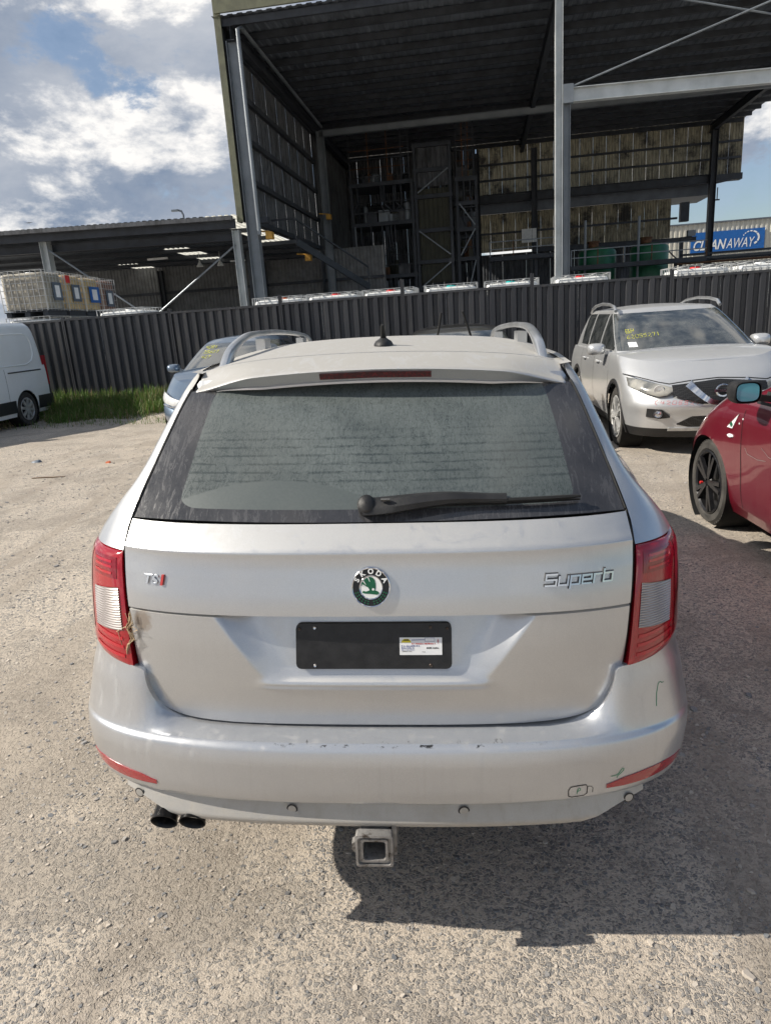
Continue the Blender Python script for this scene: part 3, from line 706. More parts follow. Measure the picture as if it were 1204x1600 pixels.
    G = {'S': ([(1, 1.32), (0, 1.32), (0, .68), (1, .68), (1, 0), (0, 0)], 1.15), 'u': ([(0, 1), (0, 0), (1, 0), (1, 1)], 1), 'p': ([(0, -.42), (0, 1), (1, 1), (1, 0), (0, 0)], 1), 'e': ([(1, 0), (0, 0), (0, 1), (1, 1), (1, .5), (0, .5)], 1), 'r': ([(0, 0), (0, 1), (1, 1)], .8), 'b': ([(0, 1.45), (0, 0), (1, 0), (1, 1), (0, 1)], 1)}
    x0 = .404; f_ = tf(0, .979)
    for ch in 'Superb':
        pts, wf = G[ch]; w_ = wl * wf
        P2 = [(x0 + a * w_ + b * hgt * .16, b * hgt) for a, b in pts]
        for (xa, za), (xb, zb_) in zip(P2, P2[1:]):
            L_ = math.hypot(xb-xa, zb_-za); ux, uz = (xb-xa)/L_, (zb_-za)/L_; e = st * .5
            q4 = [(xa-ux*e-uz*st/2, za-uz*e+ux*st/2), (xa-ux*e+uz*st/2, za-uz*e-ux*st/2), (xb+ux*e+uz*st/2, zb_+uz*e-ux*st/2), (xb+ux*e-uz*st/2, zb_+uz*e+ux*st/2)]
            a4 = [f_(p[0], p[1], .0060) for p in q4]; b4 = [f_(p[0], p[1], .0015) for p in q4]
            e2 = e + .0013; s2 = st / 2 + .0013; q5 = [(xa-ux*e2-uz*s2, za-uz*e2+ux*s2), (xa-ux*e2+uz*s2, za-uz*e2-ux*s2), (xb+ux*e2+uz*s2, zb_+uz*e2-ux*s2), (xb+ux*e2-uz*s2, zb_+uz*e2+ux*s2)]
            mk.add([f_(p[0], p[1], .0015) for p in q5] + [f_(p[0], p[1], -.002) for p in q5], [(0, 1, 2, 3)] + [(i, i+4, (i+1) % 4+4, (i+1) % 4) for i in range(4)])
            mb.add(a4 + b4, [(0, 1, 2, 3)] + [(i, i+4, (i+1) % 4+4, (i+1) % 4) for i in range(4)])
        x0 += w_ + gap + st * .4
    ml = B(mb, 'model_lettering', 'chrome', smooth=0); mk.build('letter_edge_reflection', 'grey_plastic', ml)  # dark underlay stands in for the dark reflection along the chrome letter edges
    # ---- blank black plate holder with dealer sticker
    pz0, pz1, px = .782, .886, .187
    ppt = lambda x, z, off: (x, np.interp(z, [.78, .89], [.0575, .090]) - .006 - off, z)
    rr = .012; out = []
    for cx_, cz_, a0 in ((px-rr, pz1-rr, 0), (-px+rr, pz1-rr, 90), (-px+rr, pz0+rr, 180), (px-rr, pz0+rr, 270)):
        out += [(cx_ + rr*math.cos(R(a0+a)), cz_ + rr*math.sin(R(a0+a))) for a in (0, 30, 60, 90)]
    mb = MB(); n = len(out); mb.add([ppt(x, z, .005) for x, z in out] + [ppt(x, z, -.004) for x, z in out], [tuple(range(n))] + [(i, i+n, (i+1) % n+n, (i+1) % n) for i in range(n)])
    pl = B(mb, 'plate_holder', 'plate_black', smooth=0)
    for x, z, m_ in ((-.141, .877, 'chrome'), (.137, .877, 'bolt_dark'), (-.141, .790, 'chrome'), (.137, .790, 'bolt_dark'), (-.178, .874, 'bolt_dark'), (.177, .874, 'bolt_dark')):
        mb = MB(); mb.add([ppt(x + .0042*math.cos(a), z + .0042*math.sin(a), .0052) for a in np.linspace(0, 6.283, 13)[:-1]] + [ppt(x + .003*math.cos(a), z + .003*math.sin(a), .0072) for a in np.linspace(0, 6.283, 13)[:-1]] + [ppt(x, z, .006)], [(k, (k+1) % 12, (k+1) % 12+12, k+12) for k in range(12)] + [(12+k, 12+(k+1) % 12, 24) for k in range(12)]); mb.build('bolt', m_, pl, 50)
    sx0, sx1, sz0, sz1 = .063, .164, .814, .854
    sfn = lambda x, z, off: ppt(x, z, .0055 + off)
    mb = MB(); mb.add([sfn(sx0, sz0, 0), sfn(sx1, sz0, 0), sfn(sx1, sz1, 0), sfn(sx0, sz1, 0)], [(0, 1, 2, 3)]); stk = mb.build('dealer_sticker', 'sticker', pl)
    def spoly(pts, mat, off=.0005): mb = MB(); mb.add([sfn(x, z, off) for x, z in pts], [tuple(range(len(pts)))]); mb.build('sticker_print', mat, stk)
    def dashes(x, z, w_, h_, mat, sd):
        rg = random.Random(sd); mb = MB(); q_ = x
        while q_ < x + w_:
            d_ = rg.uniform(.35, .9) * h_; hh = h_ * rg.uniform(.6, 1.0)
            mb.add([sfn(q_, z, .0006), sfn(q_ + d_, z, .0006), sfn(q_ + d_, z + hh, .0006), sfn(q_, z + hh, .0006)], [(0, 1, 2, 3)]); q_ += d_ + h_ * rg.choice((.2, .25, .3, .8))
        tag(mb.build('sticker_print', mat, stk), kind='stuff')
    for i_, a_ in enumerate(((.092, .8385, .055, .0034, 'ink_red'), (.067, .8335, .043, .0030, 'ink_blue'), (.067, .8290, .031, .0028, 'ink_blue'), (.067, .8250, .031, .0020, 'ink_blue'), (.067, .8215, .024, .0020, 'ink_black'), (.127, .8285, .029, .0036, 'ink_black'), (.117, .8205, .006, .002, 'ink_black'))): dashes(*a_, i_)
    spoly([(.067, .8425), (.069, .8475), (.074, .851), (.084, .851), (.089, .847), (.091, .8425)], 'ink_yellow'); spoly([(.070, .8470), (.075, .8498), (.084, .8498), (.087, .8470)], 'ink_black', .0008)
    spoly([(.092, .8475), (.124, .8485), (.124, .8495), (.092, .849)], 'ink_blue'); 
    for a, b in (((.123, .8450), (.1465, .8456)), ((.123, .8526), (.1465, .8532)), ((.123, .8450), (.1236, .8532)), ((.1459, .8450), (.1465, .8532))): spoly([(a[0], a[1]), (b[0], a[1]), (b[0], b[1]), (a[0], b[1])], 'ink_blue')
    spoly([(.154, .840), (.155, .840), (.155, .851), (.154, .851)], 'ink_red'); spoly([(.1525, .845), (.1565, .845), (.1565, .847), (.1525, .847)], 'ink_red', .0007)
    # ---- tow eye cover outline and green paint-pen marks on the bumper
    mb = MB()
    def loop(pts, w_, mb=mb):
        strip(mb, [bfn(x, z, .0012) for x, z in pts], w_, (0, -1, .05))
    loop([(.462, .4685), (.461, .488), (.466, .4965), (.486, .4985), (.503, .4985), (.507, .493), (.507, .472), (.500, .466), (.470, .4645), (.462, .4685)], .0022)
    mb.build('tow_cover_gap', 'black_plastic', bump); mb = MB(); loop([(.507, .493), (.516, .4925), (.521, .487), (.521, .473)], .0014, mb); mb.build('tow_cover_gap', 'black_plastic', bump)
    for pts, w_ in (([(.482, .4735), (.4835, .486), (.486, .491), (.490, .4895), (.490, .484), (.484, .4815)], .0016), ([(.565, .512), (.575, .5125), (.583, .516), (.588, .524), (.592, .530), (.596, .529), (.596, .524), (.590, .517), (.582, .511), (.580, .505)], .0017), ([(.686, .655), (.687, .685), (.692, .706), (.698, .709), (.704, .704), (.709, .705)], .0018)):
        mb = MB(); loop(pts, w_, mb); mb.build('pen_mark', 'marker_green', bump)
    # ---- exhaust tips and tow hitch
    for x, dy in ((-.552, .0), (-.478, .0)):
        mb = MB(); mb.lathe([(.030, -.25), (.031, -.02), (.0335, -.004), (.0345, 0), (.033, .001), (.030, -.004), (.029, -.02), (.028, -.2), (.001, -.21)], (0, 0, 0), 'z', 32)
        qe = Vector((0, -.90, -.42)).normalized().to_track_quat('Z', 'Y').to_matrix(); mb.v = [tuple(qe @ Vector(v) + Vector((x, .014, .3635))) for v in mb.v]
        B(mb, 'exhaust_tip', 'exhaust')
    mb = MB(); h = .0395; yb = -.045
    def sq(r, y, z0=.336, rd=.007): return [Vector((sx * (r - rd) + rd * math.cos(R(a)), y, z0 + sz * (r - rd) + rd * math.sin(R(a)))) for sx, sz, a0 in ((1, 1, 0), (-1, 1, 90), (-1, -1, 180), (1, -1, 270)) for a in (a0, a0 + 30, a0 + 60, a0 + 90)]
    rings = [sq(.0385, .35), sq(.0385, yb + .026), sq(.0455, yb + .024), sq(.0460, yb), sq(.0400, yb - .001), sq(.0395, yb + .006), sq(.0345, yb + .006), sq(.0335, yb + .001), sq(.0275, yb + .001), sq(.0265, yb + .012), sq(.0265, .3)]
    mb.add([p + Vector((-.008, 0, 0)) for r_ in rings for p in r_], [(i*16+k, i*16+(k+1) % 16, (i+1)*16+(k+1) % 16, (i+1)*16+k) for i in range(len(rings)-1) for k in range(16)] + [tuple((len(rings)-1)*16+k for k in range(16))])
    ht = B(mb, 'tow_hitch', 'hitch', smooth=45)
    mb = MB(); mb.poly([(-.056, yb+.012, .322), (-.064, yb+.012, .330), (-.064, yb+.012, .349), (-.052, yb+.012, .355)], (0, .02, 0)); mb.bb(.034, .046, yb+.03, yb+.10, .300, .392); mb.tube([(.02, yb+.05, .385), (.030, yb+.04, .394), (.036, yb+.055, .402)], .006, 8); mb.bb(-.05, .036, yb+.05, .2, .378, .388); mb.build('hitch_bracket', 'hitch', ht)
    # ---- wheels
    for s in (-1, 1):
        for y in (1.02, 3.78): o = wheel(root, s * .80, y, .32, s); o.location = Vector((s * .80, y, .32)) + OFF
        mb = MB(); mb.lathe([(.365, -.0), (.365, -s * .26), (.05, -s * .27)], (s * .84, 1.02, .32), 'x', 40); B(mb, 'wheel_liner', 'void'); mb = MB(); mb.lathe([(.365, -.0), (.365, -s * .26), (.05, -s * .27)], (s * .82, 3.78, .32), 'x', 40); B(mb, 'wheel_liner', 'void')
        mb = MB(); mb.lathe([(.001, -.05), (.07, -.045), (.10, 0), (.085, .06), (.03, .09), (.001, .09)], (0, 0, 0), 'x', 16); mb.v = [(s*.97 + a*.9, 3.0 + c*.9, 1.06 + b*.6) for a, b, c in mb.v]; B(mb, 'door_mirror', 'silver')
        lo = [(.45, .62), (.76, .66)]; hi = [(.45, .72), (.76, .78)]
        o = col_patch(lambda x, z, off: tuple(shl.fpt(x, z, off)), [(s * a, b, c) for a, b, c in cols_of(lo, hi, 12)], 5, .004, 'head_light', 'head_glass', root, rim=.01); o.location = OFF
    o = col_patch(lambda x, z, off: tuple(shl.fpt(x, z, off)), cols_of([(-.36, .56), (.36, .56)], [(-.36, .70), (.36, .70)], 12), 4, .004, 'grille', 'black_plastic', root, rim=.01); o.location = OFF
    return root, tg, gy
simple('plate_black', (.011, .011, .012), .42, 0, .5, 30, .1)
simple('bolt_dark', (.09, .07, .06), .5, .8, .3, 60)
simple('exhaust', (.02, .02, .021), .3, .6, .4, 25)
simple('rail', (.60, .61, .62), .32, .85, .08, 8)
t = simple('hitch', (.30, .29, .28), .5, .5, .25, 25, .3)
g_ = t.ramp(t.noise(18, 6, .7), .55, .66); t.L.new(t.mix(g_, t.b.inputs['Base Color'].links[0].from_socket, (.06, .045, .035)), t.b.inputs['Base Color'])
def rear_glass():
    t = NT('rear_glass'); uv = t.co('UV'); o = t.sep(uv); u, v = o[0], o[1]
    # clear field inside the black printed border, rounded corners
    du = t.math('ABSOLUTE', t.math('SUBTRACT', u, .5)); lim = t.ramp(v, 0, 1, .408, .425)
    wob = t.math('MULTIPLY', t.math('SUBTRACT', t.noise(30, 3), .5), .004)
    a = t.math('DIVIDE', t.math('SUBTRACT', t.math('ADD', du, wob), t.math('SUBTRACT', lim, .045)), .045)
    b = t.math('DIVIDE', t.math('SUBTRACT', .165, v), .085)
    a = t.math('MAXIMUM', a, 0.); b = t.math('MAXIMUM', b, 0.)
    rr = t.math('SQRT', t.math('ADD', t.math('POWER', a, 2.), t.math('POWER', b, 2.)))
    clear = t.ramp(rr, .97, 1.03, 1., 0.)
    # dust with run-off streaks
    st = t.noise(26, 6, .68, t.co('Object', (2.0, .6, .55)), 1.8); fine = t.noise(150, 4, .6); cloud = t.noise(3.2, 5, .6, None, .6)
    tiny = t.noise(60, 5, .7, t.co('Object', (1, .6, .4)), 1.0)
    dust = t.ramp(cloud, .3, .72, .36, .70)
    dust = t.math('MULTIPLY', dust, t.ramp(fine, .3, .7, .82, 1.1))
    run = t.math('ADD', t.math('MULTIPLY', t.ramp(st, .465, .50), t.ramp(st, .535, .50)), t.math('MULTIPLY', t.math('MULTIPLY', t.ramp(tiny, .48, .5), t.ramp(tiny, .52, .5)), .5))
    # heater rows: damp dust washed off between the wires
    rowp = t.math('FRACT', t.math('MULTIPLY', v, 17.0)); row = t.math('MULTIPLY', t.ramp(rowp, .30, .42), t.ramp(rowp, .70, .56))
    br = t.noise(11, 5, .75, t.co('Object', (1.2, .3, 7))); rowm = t.math('MULTIPLY', row, t.ramp(br, .42, .52))
    band = t.math('MULTIPLY', t.ramp(v, .16, .28), t.ramp(v, .72, .50)); rowm = t.math('MULTIPLY', t.math('MULTIPLY', rowm, band), .46)
    # wiped arc low on the left
    cu = t.math('MULTIPLY', t.math('SUBTRACT', u, .47), 1.0); arcv = t.math('ADD', .10, t.math('MULTIPLY', t.math('SUBTRACT', 1.0, t.math('POWER', t.math('DIVIDE', t.math('SUBTRACT', u, .30), .23), 2.)), .175))
    arc = t.math('MULTIPLY', t.ramp(t.math('SUBTRACT', arcv, v), -.004, .010), t.ramp(u, .50, .46))
    dust = t.math('MULTIPLY', dust, t.math('SUBTRACT', 1.0, rowm)); 
    dust = t.math('MULTIPLY', dust, t.math('SUBTRACT', 1.0, t.math('MULTIPLY', run, .5)))
    dust = t.math('ADD', t.math('MULTIPLY', dust, t.math('SUBTRACT', 1.0, arc)), t.math('MULTIPLY', arc, t.ramp(fine, .3, .7, .40, .47)))
    dB = t.math('MULTIPLY', t.ramp(cloud, .3, .7, .16, .30), t.math('SUBTRACT', 1.0, t.math('MULTIPLY', run, .3)))
    stf = t.noise(34, 5, .7, t.co('Object', (2, .5, .22)), .8); dB = t.math('ADD', dB, t.math('MULTIPLY', t.ramp(stf, .5, .62), .12))
    base = t.mix(clear, (.010, .010, .012), (.020, .028, .027)); dc = t.mix(clear, (.165, .165, .175), (.168, .192, .190))
    d = t.mix(clear, dB, dust)
    t.set(Base_Color=t.mix(d, base, dc), Roughness=t.ramp(d, 0, .5, .10, .42), Coat_Weight=t.ramp(d, .1, .6, .8, .35), Coat_Roughness=.10, Specular_IOR_Level=.4)
    M['rear_glass'] = t.m
rear_glass()
WAGON = wagon()
# ------------------------------------------------------------------ ground
FA = math.atan(.12)
fence_y = lambda x: 12.6 - .12 * x
def zg(x, y):
    x = np.asarray(x, float); y = np.asarray(y, float)
    c = np.where(x > 0, 4.2 * np.tanh(np.maximum(x, 0) / 4.2), 1.2 * np.tanh(np.minimum(x, 0) / 1.2))
    z = -.035 * c * (1 - sm(9., 13., y)) * sm(-30, -5, y)
    d = y - fence_y(x)
    z = z + (.24 * sm(-1.5, -.1, d) * (1 - sm(2.5, 4.5, x))) * (1 - sm(.3, 1.2, d))
    return z + .006 * np.sin(x * 1.7 + y * .9) * np.sin(y * 1.3 - x * .6) * (np.hypot(x, y) < 40)
def ground_mat():
    t = NT('yard_ground'); co = t.co()
    big = t.noise(.55, 5, .6); mid = t.noise(3.5, 6, .65); fin = t.noise(60, 5, .65); grit = t.noise(240, 3, .6)
    sand = t.mix(t.ramp(mid, .3, .7), (.435, .372, .302), (.57, .497, .41)); sand = t.mix(t.ramp(grit, .3, .7), sand, (.67, .59, .495))
    sand = t.mix(t.math('MULTIPLY', t.ramp(fin, .5, .72), .65), sand, (.29, .25, .205))
    warp = t.n('ShaderNodeVectorMath', operation='ADD'); nz = t.n('ShaderNodeTexNoise'); nz.inputs['Scale'].default_value = 30; t.L.new(co, nz.inputs['Vector'])
    sc_ = t.n('ShaderNodeVectorMath', operation='SCALE'); t.L.new(nz.outputs['Color'], sc_.inputs[0]); sc_.inputs['Scale'].default_value = .022; t.L.new(co, warp.inputs[0]); t.L.new(sc_.outputs[0], warp.inputs[1])
    hs = []; col = sand
    for scale, thr in ((135, .50), (72, .50)):
        v = t.voro(scale, warp.outputs[0]); e = t.voro(scale, warp.outputs[0], 'DISTANCE_TO_EDGE')
        rnd = t.sep(v.outputs['Color']); patch = t.ramp(t.math('ADD', mid, t.math('MULTIPLY', big, .6)), .55, 1.0, .30, .68)
        m = t.math('MULTIPLY', t.ramp(e.outputs[0], .07, .16), t.math('LESS_THAN', rnd[0], patch))
        st = t.mix(rnd[1], (.18, .187, .195), (.43, .395, .35)); col = t.mix(t.math('MULTIPLY', m, .88), col, st); hs.append(t.math('MULTIPLY', m, 1.0 if scale < 100 else .6))
    # worn, finer strips where wheels have run, and pale dusty patches
    tr = t.noise(1.1, 4, .55, t.co('Object', (1.3, .22, 1)), .5); trk = t.ramp(tr, .52, .62); col = t.mix(t.math('MULTIPLY', trk, .8), col, t.mix(t.ramp(fin, .3, .7), (.36, .31, .255), (.46, .40, .335)))
    pl = t.ramp(t.noise(.45, 4, .6, None, .4), .52, .66); col = t.mix(t.math('MULTIPLY', pl, .55), col, (.60, .52, .425))
    gp_ = t.ramp(t.noise(1.5, 6, .62, None, .8), .50, .60); col = t.mix(t.math('MULTIPLY', gp_, .5), col, t.mix(t.ramp(fin, .35, .65), (.24, .21, .178), (.36, .32, .272)))
    lo = t.ramp(big, .35, .7); col = t.mix(t.math('MULTIPLY', lo, .42), col, (.35, .305, .255))
    t.set(Base_Color=col, Roughness=.92, Specular_IOR_Level=.25)
    h = t.math('ADD', t.math('ADD', t.math('MULTIPLY', hs[0], .4), t.math('MULTIPLY', hs[1], .6)), t.math('ADD', t.math('MULTIPLY', fin, .8), t.math('MULTIPLY', grit, .35)))
    t.bump(h, .9, .008); M['yard_ground'] = t.m
ground_mat()
def axis(a, b, step, far):
    m = list(np.arange(a, b + 1e-6, step)); q = step; lo = []; hi = []; x = m[0]
    while x > -far: q *= 1.35; x -= q; lo.append(x)
    x = m[-1]; q = step
    while x < far: q *= 1.35; x += q; hi.append(x)
    return np.array(lo[::-1] + m + hi)
gx = axis(-9, 7, .14, 900); gy_ = axis(-2.5, 14.5, .14, 900)
X, Y = np.meshgrid(gx, gy_); GP = np.stack([X, Y, zg(X, Y)], -1)
tag(MB().grid(GP).build('ground', 'yard_ground', None, 60), kind='structure')
simple('concrete', (.30, .29, .27), .9, 0, .15, 3, .2)
mb = MB(); mb.bb(-70, 70, 14.4, 62, -.3, 1.13); tag(mb.build('yard_slab', 'concrete'), kind='structure')

def stones():
    """loose and half-sunk stones near the camera, as one mass"""
    t = NT('stone'); g = t.n('ShaderNodeNewGeometry'); r_ = g.outputs['Random Per Island']; f = t.noise(160, 4, .6)
    c = t.mix(t.ramp(r_, .0, .55, smooth=False), (.15, .16, .172), (.31, .295, .28)); c = t.mix(t.ramp(r_, .55, .75), c, (.50, .445, .38)); c = t.mix(t.math('MULTIPLY', t.ramp(f, .45, .75), .5), c, (.50, .445, .38))
    t.set(Base_Color=c, Roughness=.85, Specular_IOR_Level=.3); t.bump(t.noise(300, 3), .25, .003); M['stone'] = t.m
    V = []; Fs = []; base = 0
    def batch(n, x0, x1, y0, y1, r0, r1, clump):
        nonlocal base
        k = 0
        while k < n:
            x = RNG.uniform(x0, x1); y = RNG.uniform(y0, y1)
            if noise.noise(Vector((x * 1.1, y * 1.1, 3.1))) * .5 + .5 < RNG.uniform(0, 1) * clump: k += .2; continue
            k += 1
            r = r0 + (r1 - r0) * RNG.power(.55) if RNG.random() < .25 else r0 + (r1 - r0) * .45 * RNG.random()
            m = 6; a = np.linspace(0, 2*math.pi, m + 1)[:-1] + RNG.uniform(-.35, .35, m) + RNG.uniform(0, 6); el = RNG.uniform(.55, 1.); ph = RNG.uniform(0, 3.14)
            rr = r * RNG.uniform(.75, 1.15, m); px = rr * np.cos(a); py = rr * np.sin(a) * el
            qx = px * math.cos(ph) - py * math.sin(ph); qy = px * math.sin(ph) + py * math.cos(ph); order = np.argsort(np.arctan2(qy, qx)); qx, qy = qx[order], qy[order]
            z0 = float(zg(x, y)); h = r * RNG.uniform(.12, .42); tl = RNG.uniform(-.2, .2, 2)
            for i in range(m): V.append((x + qx[i], y + qy[i], z0 - .004))
            for i in range(m): V.append((x + qx[i] * .78, y + qy[i] * .78, z0 + h + tl[0] * qx[i] + tl[1] * qy[i]))
            for i in range(m): j = (i + 1) % m; Fs.append((base+i, base+j, base+m+j, base+m+i))
            Fs.append(tuple(base + m + i for i in range(m))); base += 2 * m
    batch(8500, -1.5, 1.9, -.75, 1.1, .0030, .0125, 1.)
    batch(4200, -3.6, -.8, .3, 3.2, .004, .016, 1.); batch(3500, -6.5, -1.0, 2.5, 8.5, .006, .024, 1.)
    batch(2500, .9, 4.5, -.2, 7.0, .006, .022, 1.)
    mb = MB(); mb.v = V; mb.f = Fs; tag(mb.build('gravel', 'stone', None), 'grey and tan gravel pressed into the sandy yard', 'gravel', kind='stuff')
stones()
# ------------------------------------------------------------------ fence
simple('fence_steel', (.030, .032, .038), .40, .0, .30, 1.1, .05, spec=.5)
simple('steel_grey', (.20, .225, .25), .5, .35, .15, 1.2, .1); simple('steel_light', (.46, .49, .50), .5, .3, .14, 1.5, .1); simple('steel_dark', (.045, .051, .062), .6, .3, .3, 2, .1)
simple('galv', (.52, .53, .53), .45, .4, .15, 4); simple('rust', (.13, .065, .035), .8, .2, .4, 6, .2)
def _vary():
    t = NT('fence_steel'); oi = t.n('ShaderNodeObjectInfo'); f = t.noise(1.1, 5, .6); g = t.noise(9, 5, .7, t.co('Object', (1, 1, .12)))
    c = t.mix(oi.outputs['Random'], (.022, .024, .030), (.040, .042, .048)); c = t.mix(t.math('MULTIPLY', t.ramp(g, .5, .75), .35), c, (.10, .095, .085)); c = t.mix(t.math('MULTIPLY', t.ramp(t.math('ADD', t.sep(t.co())[2], t.math('MULTIPLY', g, .4)), .75, .35), .5), c, (.17, .15, .125)); t.set(Base_Color=c, Roughness=t.ramp(f, .3, .7, .34, .5)); t.bump(t.noise(3, 2), .25, .02); M['fence_steel'] = t.m
_vary()
def ribbed(lx0, lx1, z0, z1, pitch, depth, flat=.45, y=0., rows=1):
    """trapezoid-ribbed sheet in the x-z plane"""
    xs = [lx0]; ds = [0.]; x = lx0 + pitch * .15
    while x + pitch * .7 < lx1 + 1e-6:
        xs += [x, x + pitch * .12, x + pitch * (.12 + flat), x + pitch * (.24 + flat)]; ds += [0, depth, depth, 0]; x += pitch
    xs.append(lx1); ds.append(0.)
    P = np.array([[(a, y - b, z0 + (z1 - z0) * k / rows) for a, b in zip(xs, ds)] for k in range(rows + 1)]); return MB().grid(P)
fen = empty('fence', (0, 12.6, 0), -FA, 'charcoal ribbed steel fence running behind the parked cars', 'fence')
PX = [-12.6, -10.1, -7.6, -5.12, -2.71, -.22, 2.24, 4.72, 7.2, 9.7, 12.2]; TOP = [2.05, 2.06, 2.07, 2.05, 2.065, 2.055, 2.035, 2.00, 1.97, 1.95]; EX = [.05, .05, .04, .05, .16, .27, .20, .10, .06, .05, .05]
k_ = math.cos(FA) ** -1
for i, x in enumerate(PX):
    lx = x * k_; zt = max(TOP[max(i-1, 0)], TOP[min(i, 9)]) + EX[i]
    mb = MB(); mb.bb(lx - .034, lx - .004, -.03, .03, .0, zt); mb.bb(lx + .004, lx + .034, -.03, .03, .0, zt - .01); mb.bb(lx - .036, lx + .036, -.012, .012, 0., zt - .03); mb.build('post', 'fence_steel', fen)
    if i == len(PX) - 1: break
    a, b = lx + .035, PX[i+1] * k_ - .035; zt = TOP[i]; zb = .20 if x < 2 else .02; w = (b - a) / 3
    for q in range(3):
        ribbed(a + q*w + .001, a + (q+1)*w - .001, zb + .02, zt - .03, w / 4, .042, .42, .012 + .002 * (q % 2)).build('fence_sheet', 'fence_steel', fen)
    mb = MB(); mb.bb(a, b, -.033, .033, zt - .045, zt); mb.build('top_rail', 'fence_steel', fen)
    mb = MB(); mb.bb(a, b, -.033, .033, zb, zb + .045); mb.build('bottom_rail', 'fence_steel', fen)
# ------------------------------------------------------------------ caged totes behind the fence
simple('tote_white', (.70, .71, .70), .45, 0, .08, 3); simple('tote_brown', (.36, .33, .27), .5, 0, .3, 3); simple('tote_straw', (.60, .45, .24), .5, 0, .2, 3); simple('tote_rust', (.26, .14, .10), .5, 0, .25, 3)
simple('teal', (.01, .35, .35), .4); simple('cap_red', (.55, .03, .03), .4); simple('label_blue', (.02, .12, .38), .5); simple('label_grey', (.10, .13, .17), .5); simple('orange', (.65, .16, .06), .5)
def tote(cx, cy, z, rz, body, cap, label, group, plates=(), cat='tote'):
    root = empty('caged_tote', (cx, cy, z), rz, label, cat, group)
    mb = MB(); w, d, z0, z1 = .57, .47, .16, 1.09; n = 6; rings = []
    for zz_, ins in ((z0, .06), (z0 + .03, .0), (z1 - .07, .0), (z1 - .02, .02), (z1, .09)):
        r = .09; ring = []
        for sx, sy, a0 in ((1, 1, 0), (-1, 1, 90), (-1, -1, 180), (1, -1, 270)):
            for a in np.linspace(a0, a0 + 90, n): ring.append((sx * (w - ins - r) + r * math.cos(R(a)), sy * (d - ins - r) + r * math.sin(R(a)), zz_))
        rings.append(ring)
    m = 4 * n; mb.add([p for r_ in rings for p in r_], [(i*m+k, i*m+(k+1) % m, (i+1)*m+(k+1) % m, (i+1)*m+k) for i in range(4) for k in range(m)] + [tuple(4*m+k for k in range(m))]); mb.build('bottle', body, root, 40)
    mb = MB(); mb.lathe([(.11, 0), (.11, .03), (.095, .045), (.001, .045)], (0, 0, z1), 'z', 20); mb.build('cap', cap, root, 40)
    mb = MB(); w, d = .59, .49
    for zz_ in (.17, .33, .50, .67, .84, .99, 1.145):
        for s in (-1, 1):
            mb.bar((-w, s*d, zz_), (w, s*d, zz_), .013, .013); mb.bar((s*w, -d, zz_), (s*w, d, zz_), .013, .013)
    for u in np.linspace(-1, 1, 9):
        for s in (-1, 1): mb.bar((u*w, s*(d+.016), .13), (u*w, s*(d+.016), 1.15), .011, .011)
    for u in np.linspace(-1, 1, 7):
        for s in (-1, 1): mb.bar((s*(w+.016), u*d, .13), (s*(w+.016), u*d, 1.15), .011, .011)
    for u in (-.3, .3): mb.bar((u, -d, 1.15), (u, d, 1.15), .03, .012)
    tag(mb.build('cage', 'galv', root), kind='stuff')
    mb = MB()
    for x in (-.5, 0, .5): mb.bb(x-.07, x+.07, -.48, .48, .0, .11)
    mb.bb(-.6, .6, -.5, .5, .115, .14); mb.build('pallet', 'steel_dark', root)
    for face, u, zz_, pw, ph, m_, inner in plates:
        mb = MB(); mi = MB(); mi.v = []
        if face == 'x': mb.bb(.612, .62, u-pw/2, u+pw/2, zz_-ph/2, zz_+ph/2); mi.bb(.621, .624, u-pw/4, u+pw/4, zz_-ph/3, zz_+ph/3)
        else: mb.bb(u-pw/2, u+pw/2, -.52, -.512, zz_-ph/2, zz_+ph/2); mi.bb(u-pw/4, u+pw/4, -.524, -.521, zz_-ph/3, zz_+ph/3)
        p_ = mb.build('label_plate', m_, root)
        if inner: mi.build('label_print', inner, p_)
    return root
GW = 'white caged totes behind the fence'
wl = [(-7.1, 15.9, 'white', 'white caged tote peeking over the fence right of the brown stacked totes'), (-3.2, 15.7, 'orange', 'white caged tote with orange cap behind fence left of the tall shed column foot'), (-1.9, 15.6, 'cap_red', 'white caged tote with red cap behind fence below the steel ladder cage'), (-.58, 15.6, 'cap_red', 'white caged tote with red cap just left of the tallest fence post'), (.84, 15.5, 'teal', 'white caged tote with teal cap behind fence in the middle'), (2.22, 15.5, 'teal', 'white caged tote with teal cap just left of the grey shed column'), (3.78, 15.4, 'cap_red', 'white caged tote with red cap at the foot of the grey shed column'), (6.25, 15.1, 'cap_red', 'white caged tote with red cap below the blue building sign'), (7.6, 15.0, 'white_trim', 'rightmost white caged tote behind the fence')]
for x, y, cp, lb in wl: tote(x, y, 1.13, -.06 + random.uniform(-.04, .04), 'tote_white', 'white_trim' if cp == 'white' else cp, lb, GW)
GB = 'stacked totes at the left end of the yard'
for i, (x, y) in enumerate(((-10.2, 17.2), (-10.3, 18.5), (-10.4, 19.8), (-10.5, 21.15))):
    tote(x, y, 1.13, 0, 'tote_white', 'white_trim', ['white caged tote under the brown tote nearest the van', 'white caged tote under the straw coloured tote with grey label', 'white caged tote under the straw coloured tote with blue label', 'white caged tote under the rust coloured tote'][i], GB, [('x', .2, .6, .3, .2, 'ink_yellow', None)] if i == 0 else ())
tote(-10.2, 17.2, 2.29, 0, 'tote_brown', 'white_trim', 'murky brown caged tote on top of stack above the white van', GB, [('x', .12, .62, .46, .46, 'label_grey', 'sticker')], 'tote')
